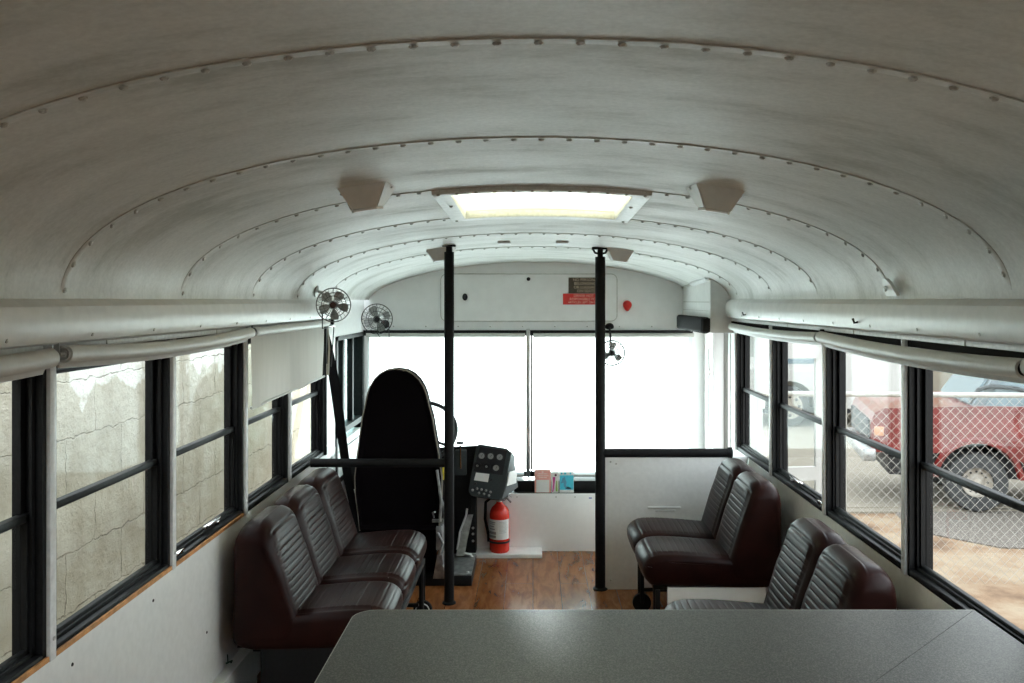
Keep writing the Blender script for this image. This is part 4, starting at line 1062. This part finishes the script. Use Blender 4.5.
c = at(499.5, 552, 5.34); c.z = .024
t = thing('fire_extinguisher', 'red fire extinguisher with white label standing against the white panel', 'fire extinguisher', c)
R = .061
bm = B(); disc(bm, c, (0, 0, 1), [(0, R*.88), (.006, R*.97), (.015, R), (.225, R), (.25, R*.94), (.27, R*.78), (.285, R*.5), (.295, R*.33), (.305, R*.33)], 36); obj('cylinder', bm, 'red', t)
bm = B()
rows = []
for z in (.085, .205): rows.append([c+Vector((math.cos(th)*(R+.0008), math.sin(th)*(R+.0008), z)) for th in [PI*1.02+PI*.86*i/24 for i in range(25)]])
grid(bm, rows); lab = obj('paper_label', bm, 'label', t)
bm = B()
def onc(th, z, r=R+.0018): return c+Vector((math.cos(th)*r, math.sin(th)*r, z))
for z0, z1, a0, a1 in ((.186, .191, 1.12, 1.38), (.176, .180, 1.14, 1.36), (.160, .166, 1.14, 1.34), (.144, .150, 1.14, 1.36), (.116, .132, 1.1, 1.4), (.095, .110, 1.1, 1.4), (.19, .1915, 1.5, 1.75), (.182, .1835, 1.5, 1.75), (.174, .1755, 1.5, 1.75), (.166, .1675, 1.5, 1.75), (.158, .1595, 1.5, 1.75), (.15, .1515, 1.5, 1.75), (.142, .1435, 1.5, 1.75), (.134, .1355, 1.5, 1.75), (.126, .1275, 1.5, 1.75)):
    grid(bm, [[onc(PI*(a0+(a1-a0)*i/6), z) for i in range(7)] for z in (z0, z1)])
obj('label_print', bm, simple('grey_print', (.3, .28, .28), .5), lab)
bm = B(); disc(bm, c+Vector((0, 0, .060)), (0, 0, 1), [(0, R+.001), (.0, R+.003), (.012, R+.003), (.012, R+.001)], 36); obj('band', bm, 'ink', t)
bm = B(); disc(bm, c+Vector((0, 0, .30)), (0, 0, 1), [(0, .018), (.02, .018), (.025, .014)], 16); bx(bm, c.x-.015, c.x+.03, c.y-.012, c.y+.012, c.z+.315, c.z+.335, .003); obj('valve', bm, 'alu', t)
bm = B(); ribbon(bm, [c+Vector((0, 0, .335)), c+Vector((.03, 0, .34)), c+Vector((.07, -.0, .30))], .022, .004, (0, 1, 0)); ribbon(bm, [c+Vector((-.0, 0, .345)), c+Vector((.04, 0, .358)), c+Vector((.075, 0, .33))], .02, .004, (0, 1, 0)); obj('handle', bm, 'steel', t)
bm = B(); tube(bm, [c+Vector((-.01, 0, .325)), c+Vector((-.05, -.0, .33)), c+Vector((-.085, 0, .30)), c+Vector((-.088, 0, .2)), c+Vector((-.068, 0, .1)), c+Vector((-.066, 0, .06))], .009, 10); obj('hose', bm, 'rubber', t)

def card(x0p, x1p, ytop, y, name, label, cat, m, group=None):
    a_ = at(x0p, ytop, y); b_ = at(x1p, ytop, y); zb_ = .3602
    t = thing(name, label, cat, ((a_.x+b_.x)/2, y, zb_), group)
    bm = B(); bx(bm, a_.x, b_.x, y, y+.012, zb_, a_.z, .001); obj('cover', bm, m, t, smooth=False)
    return t, a_, b_, zb_
yc = YP+.02
t, a_, b_, z_ = card(534.6, 550.8, 469.8, yc, 'leaflet', 'pink leaflet with white lower panel standing on the ledge', 'leaflet', 'pink', 'leaflets on the front ledge')
bm = B(); w_ = b_.x-a_.x; h_ = a_.z-z_; bx(bm, a_.x+w_*.1, b_.x-w_*.1, yc-.0012, yc-.0002, z_+.002, z_+h_*.56); obj('white_panel', bm, 'label', t)
bm = B()
for i, (f0, f1, zz) in enumerate(((.2, .8, .82), (.15, .85, .74), (.25, .75, .66))): bx(bm, a_.x+w_*f0, a_.x+w_*f1, yc-.0012, yc-.0002, z_+h_*zz-.002, z_+h_*zz+.003)
disc(bm, Vector((a_.x+w_*.5, yc-.0002, z_+h_*.9)), (0, -1, 0), [(0, .006), (.001, .006)], 12)
obj('print_line', bm, simple('pale_pink_print', (.9, .68, .62), .6), t)
t, a_, b_, z_ = card(551.5, 558.5, 472, yc, 'leaflet', 'narrow leaflet with magenta and green figures standing between pink and blue ones', 'leaflet', 'label', 'leaflets on the front ledge')
w_ = b_.x-a_.x; h_ = a_.z-z_
bm = B(); disc(bm, Vector((a_.x+w_*.6, yc-.0002, z_+h_*.85)), (0, -1, 0), [(0, .007), (.001, .007)], 12); obj('dark_dot', bm, 'purple', t)
bm = B(); prism(bm, [(a_.x+.003, yc-.0002, z_+.005), (a_.x+.012, yc-.0002, z_+.005), (a_.x+.02, yc-.0002, z_+.06), (a_.x+.024, yc-.0002, z_+.098), (a_.x+.008, yc-.0002, z_+.098), (a_.x+.010, yc-.0002, z_+.055)], (0, -.001, 0)); obj('magenta_print', bm, 'magenta', t)
bm = B(); prism(bm, [(a_.x+.028, yc-.0002, z_+.008), (a_.x+.038, yc-.0002, z_+.008), (a_.x+.036, yc-.0002, z_+.075), (a_.x+.030, yc-.0002, z_+.075)], (0, -.001, 0)); obj('green_print', bm, 'green', t)
t, a_, b_, z_ = card(559.5, 573.8, 472, yc, 'leaflet', 'cyan and white leaflet with a dark blue figure, rightmost on the ledge', 'leaflet', 'label', 'leaflets on the front ledge')
w_ = b_.x-a_.x; h_ = a_.z-z_
bm = B(); bx(bm, a_.x+.002, b_.x-.002, yc-.0012, yc-.0002, z_+h_*.14, z_+h_*.84)
for f0, f1 in ((.08, .2), (.32, .48), (.72, .82)): bx(bm, a_.x+w_*f0, a_.x+w_*f1, yc-.0012, yc-.0002, z_+h_*.88, z_+h_*.97)
obj('cyan_print', bm, 'cyan', t)
bm = B(); prism(bm, [(a_.x+w_*f, yc-.0012, z_+h_*g_) for f, g_ in ((.1, .45), (.2, .7), (.38, .78), (.42, .62), (.5, .52), (.46, .36), (.6, .22), (.88, .17), (.6, .3), (.62, .17), (.4, .2), (.3, .32), (.28, .48))], (0, -.001, 0)); obj('figure_print', bm, 'teal', t)

# ------------------------------------------------------------------ outside: left block wall, greenery
GZ = -.72
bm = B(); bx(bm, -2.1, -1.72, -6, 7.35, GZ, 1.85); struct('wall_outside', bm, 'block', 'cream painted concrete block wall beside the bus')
bm = B()
for i in range(0, 1): pass
bm.free()
def patch(name, x0, x1, y0, y1, z, m, label, edges=None):
    bm = B()
    if edges is None: bx(bm, x0, x1, y0, y1, z-.05, z)
    else: prism(bm, [Vector((x, y, z-.05)) for x, y in edges], (0, 0, .05))
    return struct(name, bm, m, label, smooth=False)
patch('ground', -30, 40, -15, 60, GZ, 'dirt', 'tan dirt ground outside the bus')
patch('ground_gravel', 0, 0, 0, 0, GZ+.012, 'gravel', 'strip of gravel between dirt and pavement', [(3.9, 9.4), (3.75, 8.6), (4.3, 8.0), (5.5, 7.9), (9, 7.6), (14, 7.6), (14, 9.5)])
patch('ground_pavement', 0, 0, 0, 0, GZ+.02, 'concrete', 'pale paved lot behind the wire fence', [(-30, 9.5), (3.2, 9.3), (9, 9.5), (40, 9.5), (40, 60), (-30, 60)])
patch('ground_slab', 0, 0, 0, 0, GZ+.03, 'concrete', 'low pale concrete kerb at the foot of the fence', [(1.6, 9.45), (12, 9.55), (12, 9.7), (1.6, 9.6)])
def shrub(c, R, n, label, name='leafy_bush', group=None):
    t = thing(name, label, 'bush', (c[0], c[1], GZ), group)
    bm = B(); rnd = random.Random(int(abs(c[0]*100)))
    for i in range(n):
        u = Vector((rnd.gauss(0, 1), rnd.gauss(0, 1), rnd.gauss(0, 1))).normalized()*R*rnd.uniform(.6, 1)
        p = Vector(c)+Vector((u.x, u.y, u.z*1.2)); s = rnd.uniform(.05, .1)
        d1 = Vector((rnd.gauss(0, 1), rnd.gauss(0, 1), rnd.gauss(0, 1))).normalized(); d2 = d1.cross(Vector((rnd.gauss(0, 1), rnd.gauss(0, 1), 1))).normalized()
        vs = [bm.verts.new(p+q) for q in (-d1*s, d2*s*.5, d1*s, -d2*s*.5)]; bm.faces.new(vs)
    obj('foliage', bm, 'leaf', t, smooth=False)
    bm = B(); tube(bm, [(c[0], c[1], GZ-.02), (c[0]+.05, c[1], c[2]-R*.2), (c[0], c[1], c[2]+R*.3)], [.07, .05, .02], 8); obj('stem', bm, 'bark', t)
shrub((-3.5, 11.0, .75), 1.1, 2600, 'green leafy bush outside the driver window, the right one', group='bushes outside the driver window')
shrub((-4.9, 13.5, 1.0), 1.3, 2600, 'green leafy bush outside the driver window, the left one', group='bushes outside the driver window')

# ------------------------------------------------------------------ outside right: fence, truck, building, white van
FY = 6.9; FZ1 = .95
t = thing('chain_link_fence', 'galvanised chain-link fence with top rail crossing outside the right windows', 'fence', (4, FY, GZ))
f0, f1 = at(846, 0, FY).x, 7.6
zr = at(0, 396, FY).z
bm = B(); tube(bm, [(1.75, FY, zr+.02), (f1, FY, zr-.02)], .021, 12); obj('top_rail', bm, 'galv', t)
for x in (1.75, f0-.0, 5.2, f1):
    bm = B(); tube(bm, [(x, FY+.04, GZ-.02), (x, FY+.04, zr+.03)], .022, 10); obj('fence_post', bm, 'galv', t)
bm = B(); s_ = .078; x = f0-.02; zb_ = GZ+.04
def wire(x0, z0, x1, z1, off):
    n = 1; p0 = Vector((x0, FY-.02+off, z0)); p1 = Vector((x1, FY-.02+off, z1)); tube(bm, [p0, p1], .0017, 4, cap=False)
H_ = zr-zb_
k = -int(H_/s_)-1
while f0+k*s_ < f1:
    xs0 = f0+k*s_; xs1 = xs0+H_; za, zb2 = zb_, zr
    a0 = max(xs0, f0); a1 = min(xs1, f1)
    if a1 > a0:
        wire(a0, za+(a0-xs0), a1, za+(a1-xs0), 0)
        wire(a0, zb2-(a0-xs0), a1, zb2-(a1-xs0), .004)
    k += 1
m_ = obj('wire_mesh', bm, 'galv', t); m_['kind'] = 'stuff'

# truck (seen from its left side, nose to the left)
TY = 9.5
def tp(px, py, dy=0): return at(px, py, TY+dy)
t = thing('pickup_truck', 'old red off-road pickup truck parked beyond the wire fence', 'truck', (at(872, 0, TY).x, TY, GZ+.02)); t.rotation_euler = (0, 0, math.radians(-13))
tx0 = at(872, 0, TY).x; wcx = at(872, 0, TY).x+1.06; wcz = GZ+.02+.315; wr_r = .315
zh = at(0, 408, TY).z; zb_ = at(0, 452, TY).z; W_ = 1.6
ctrl = [(tx0, zb_), (tx0-.01, zh-.16), (tx0+.03, zh-.05), (tx0+.12, zh), (tx0+.7, zh+.03), (tx0+1.18, zh+.05), (tx0+3.0, zh+.06), (tx0+4.4, zh+.06), (tx0+4.4, zb_+.02)]
def arch(cx, r, n=12): return [(cx+r*math.cos(a), wcz+.03+r*math.sin(a)) for a in [PI*i/n for i in range(n+1)] if wcz+.03+r*math.sin(a) > zb_-.02]
w2x = wcx+2.55
lower = [(q[0], max(q[1], zb_-.06)) for q in arch(w2x, .39)]+[(w2x-.5, zb_-.08), (wcx+.5, zb_-.08)]+[(q[0], max(q[1], zb_-.06)) for q in arch(wcx, .39)]
poly = ctrl+lower
bm = B(); prism(bm, [Vector((x, TY, z)) for x, z in poly], (0, W_, 0))
bm2 = obj('body', bm, 'truckred', t, smooth=20)
bm = B()
for cx in (wcx, w2x):
    rows = []
    for r0, yy in ((.385, 0), (.40, -.05), (.44, -.05), (.46, 0)):
        rows.append([Vector((cx+r0*math.cos(a), TY+yy, wcz+.03+r0*math.sin(a))) for a in [PI*.02+PI*.96*i/20 for i in range(21)]])
    grid(bm, rows)
obj('wheel_flare', bm, 'truckred', t)
cabx0 = tx0+1.0
bm = B(); A = [(cabx0, zh), (cabx0+.42, zh+.62), (cabx0+.6, zh+.66), (cabx0+1.7, zh+.66), (cabx0+1.85, zh)]
prism(bm, [Vector((x, TY+.08, z)) for x, z in A], (0, W_-.16, 0)); cab = obj('cab', bm, 'canvas', t, smooth=20, label='faded blue-grey cab top')
bm = B(); A2 = [(cabx0+.14, zh+.05), (cabx0+.46, zh+.56), (cabx0+1.0, zh+.58), (cabx0+1.0, zh+.05)]
prism(bm, [Vector((x, TY+.07, z)) for x, z in A2], (0, -.012, 0)); obj('side_window', bm, 'carglass', t)
bm = B(); prism(bm, [Vector((cabx0+.02, TY+.16, zh+.06)), Vector((cabx0+.38, TY+.16, zh+.58)), Vector((cabx0+.38, TY+W_-.16, zh+.58)), Vector((cabx0+.02, TY+W_-.16, zh+.06))], (-.02, 0, .012)); obj('windshield', bm, 'carglass', t)
bm = B(); bx(bm, tx0-.1, tx0+.04, TY-.02, TY+W_+.02, zb_-.10, zb_+.04, .02); obj('front_bumper', bm, 'steel', t)
bm = B(); bx(bm, tx0-.03, tx0+.02, TY+.1, TY+W_-.1, zb_+.08, zh-.14, .01); gr = obj('grille', bm, 'ink', t)
bm = B(); bx(bm, tx0+.02, tx0+.12, TY-.012, TY+.02, zh-.30, zh-.20, .005); obj('marker_lamp', bm, 'amber', t)
bm = B(); bx(bm, wcx+.52, wcx+.56, TY-.006, TY+.01, zb_-.02, zh); bx(bm, wcx+1.62, wcx+1.65, TY-.006, TY+.01, zb_-.02, zh); bx(bm, wcx+1.4, wcx+1.52, TY-.02, TY+.01, zh-.16, zh-.12); obj('door_seam', bm, 'ink', t)
for cx in (wcx, w2x):
    for yy, sgn in ((TY+.02, -1), (TY+W_-.02, 1)):
        cc = Vector((cx, yy, wcz)); bm = B()
        disc(bm, cc+Vector((0, -sgn*.22, 0)), (0, sgn, 0), [(0, .22), (.01, .295), (.03, wr_r), (.19, wr_r), (.21, .30), (.22, .24), (.22, .165), (.16, .155)], 40)
        wl2 = obj('wheel', bm, 'tyre', t)
        bm = B(); disc(bm, cc+Vector((0, -sgn*.08, 0)), (0, sgn, 0), [(0, .155), (.06, .16), (.085, .155), (.05, .14), (.035, .09), (.06, .06), (.085, .045), (.09, .02)], 32); rm = obj('rim', bm, 'rim', wl2)
        bm = B()
        for i in range(12):
            a0 = 2*PI*i/12; disc(bm, cc+Vector((.112*math.cos(a0), -sgn*.036, .112*math.sin(a0))), (0, sgn, 0), [(0, .012), (.003, .012)], 8)
        obj('rim_hole', bm, 'ink', rm)
bm = B(); bx(bm, tx0+.2, tx0+4.3, TY+.2, TY+W_-.2, GZ+.35, zb_, .02); obj('chassis', bm, 'ink', t)
bm = B(); tube(bm, [Vector((cabx0+x, TY+.05, zh+z)) for x, z in ((.02, .12), (.08, .22), (.2, .26), (.45, .24), (.8, .12), (1.0, .05))], .025, 8); obj('roof_bar', bm, 'ink', t)

# background building with siding
BY = 20.0
bm = B(); bx(bm, 2.3, 45, BY, BY+.3, GZ, 7.0)
o = struct('wall_building', bm, 'siding', 'cream corrugated building wall across the lot', smooth=False)
bm = B(); x = 2.0
while x < 14: bx(bm, x, x+.05, BY-.03, BY, .55, 5.5); x += .6
bx(bm, 2, 45, BY-.06, BY, .43, .5); obj('siding_rib', bm, 'siding', o)
bm = B(); bx(bm, at(930, 0, BY).x, 30, BY-.04, BY, GZ, .30); obj('lower_band', bm, 'concrete', o)
# white van
VY_ = 15.5
t = thing('white_van', 'white van with dark wheel arch parked far beyond the open door', 'van', (5.0, VY_, GZ+.02))
vx = at(790, 0, VY_).x; z0 = GZ+.35; wz = GZ+.02+.37
A = [(vx-1.0, z0), (vx-1.05, z0+.55), (vx-.55, z0+.75), (vx+.1, z0+1.45), (vx+2.2, z0+1.5), (vx+2.25, z0), (vx+.45, z0)]+[(vx+.45*math.cos(a), wz+.45*math.sin(a)) for a in [PI*i/12 for i in range(1, 12)]]+[(vx-.45, z0)]
bm = B(); prism(bm, [Vector((x, VY_, z)) for x, z in A], (0, 1.7, 0)); obj('body', bm, 'white_car', t, smooth=20)
for cx in (vx, vx+1.7):
    cc = Vector((cx, VY_, wz)); bm = B(); disc(bm, cc+Vector((0, .24, 0)), (0, -1, 0), [(0, .3), (.02, .36), (.2, .36), (.22, .30), (.22, .23)], 36); w1 = obj('wheel', bm, 'tyre', t)
    bm = B(); disc(bm, cc+Vector((0, .06, 0)), (0, -1, 0), [(0, .23), (.05, .23), (.055, .12), (.06, .05)], 28); r1 = obj('rim', bm, 'rim', w1)
    bm = B()
    for i in range(8):
        a0 = 2*PI*i/8; disc(bm, cc+Vector((.165*math.cos(a0), .006, .165*math.sin(a0))), (0, -1, 0), [(0, .028), (.004, .028)], 8)
    obj('rim_hole', bm, 'ink', r1)
bm = B(); prism(bm, [Vector((x, VY_-.01, z)) for x, z in ((vx-.4, z0+.8), (vx+.12, z0+1.35), (vx+.9, z0+1.38), (vx+.9, z0+.8))], (0, .02, 0)); obj('side_window', bm, 'carglass', t)
bm = B(); bx(bm, vx-.95, vx+2.15, VY_+.1, VY_+1.6, GZ+.25, z0+.02); obj('chassis', bm, 'ink', t)
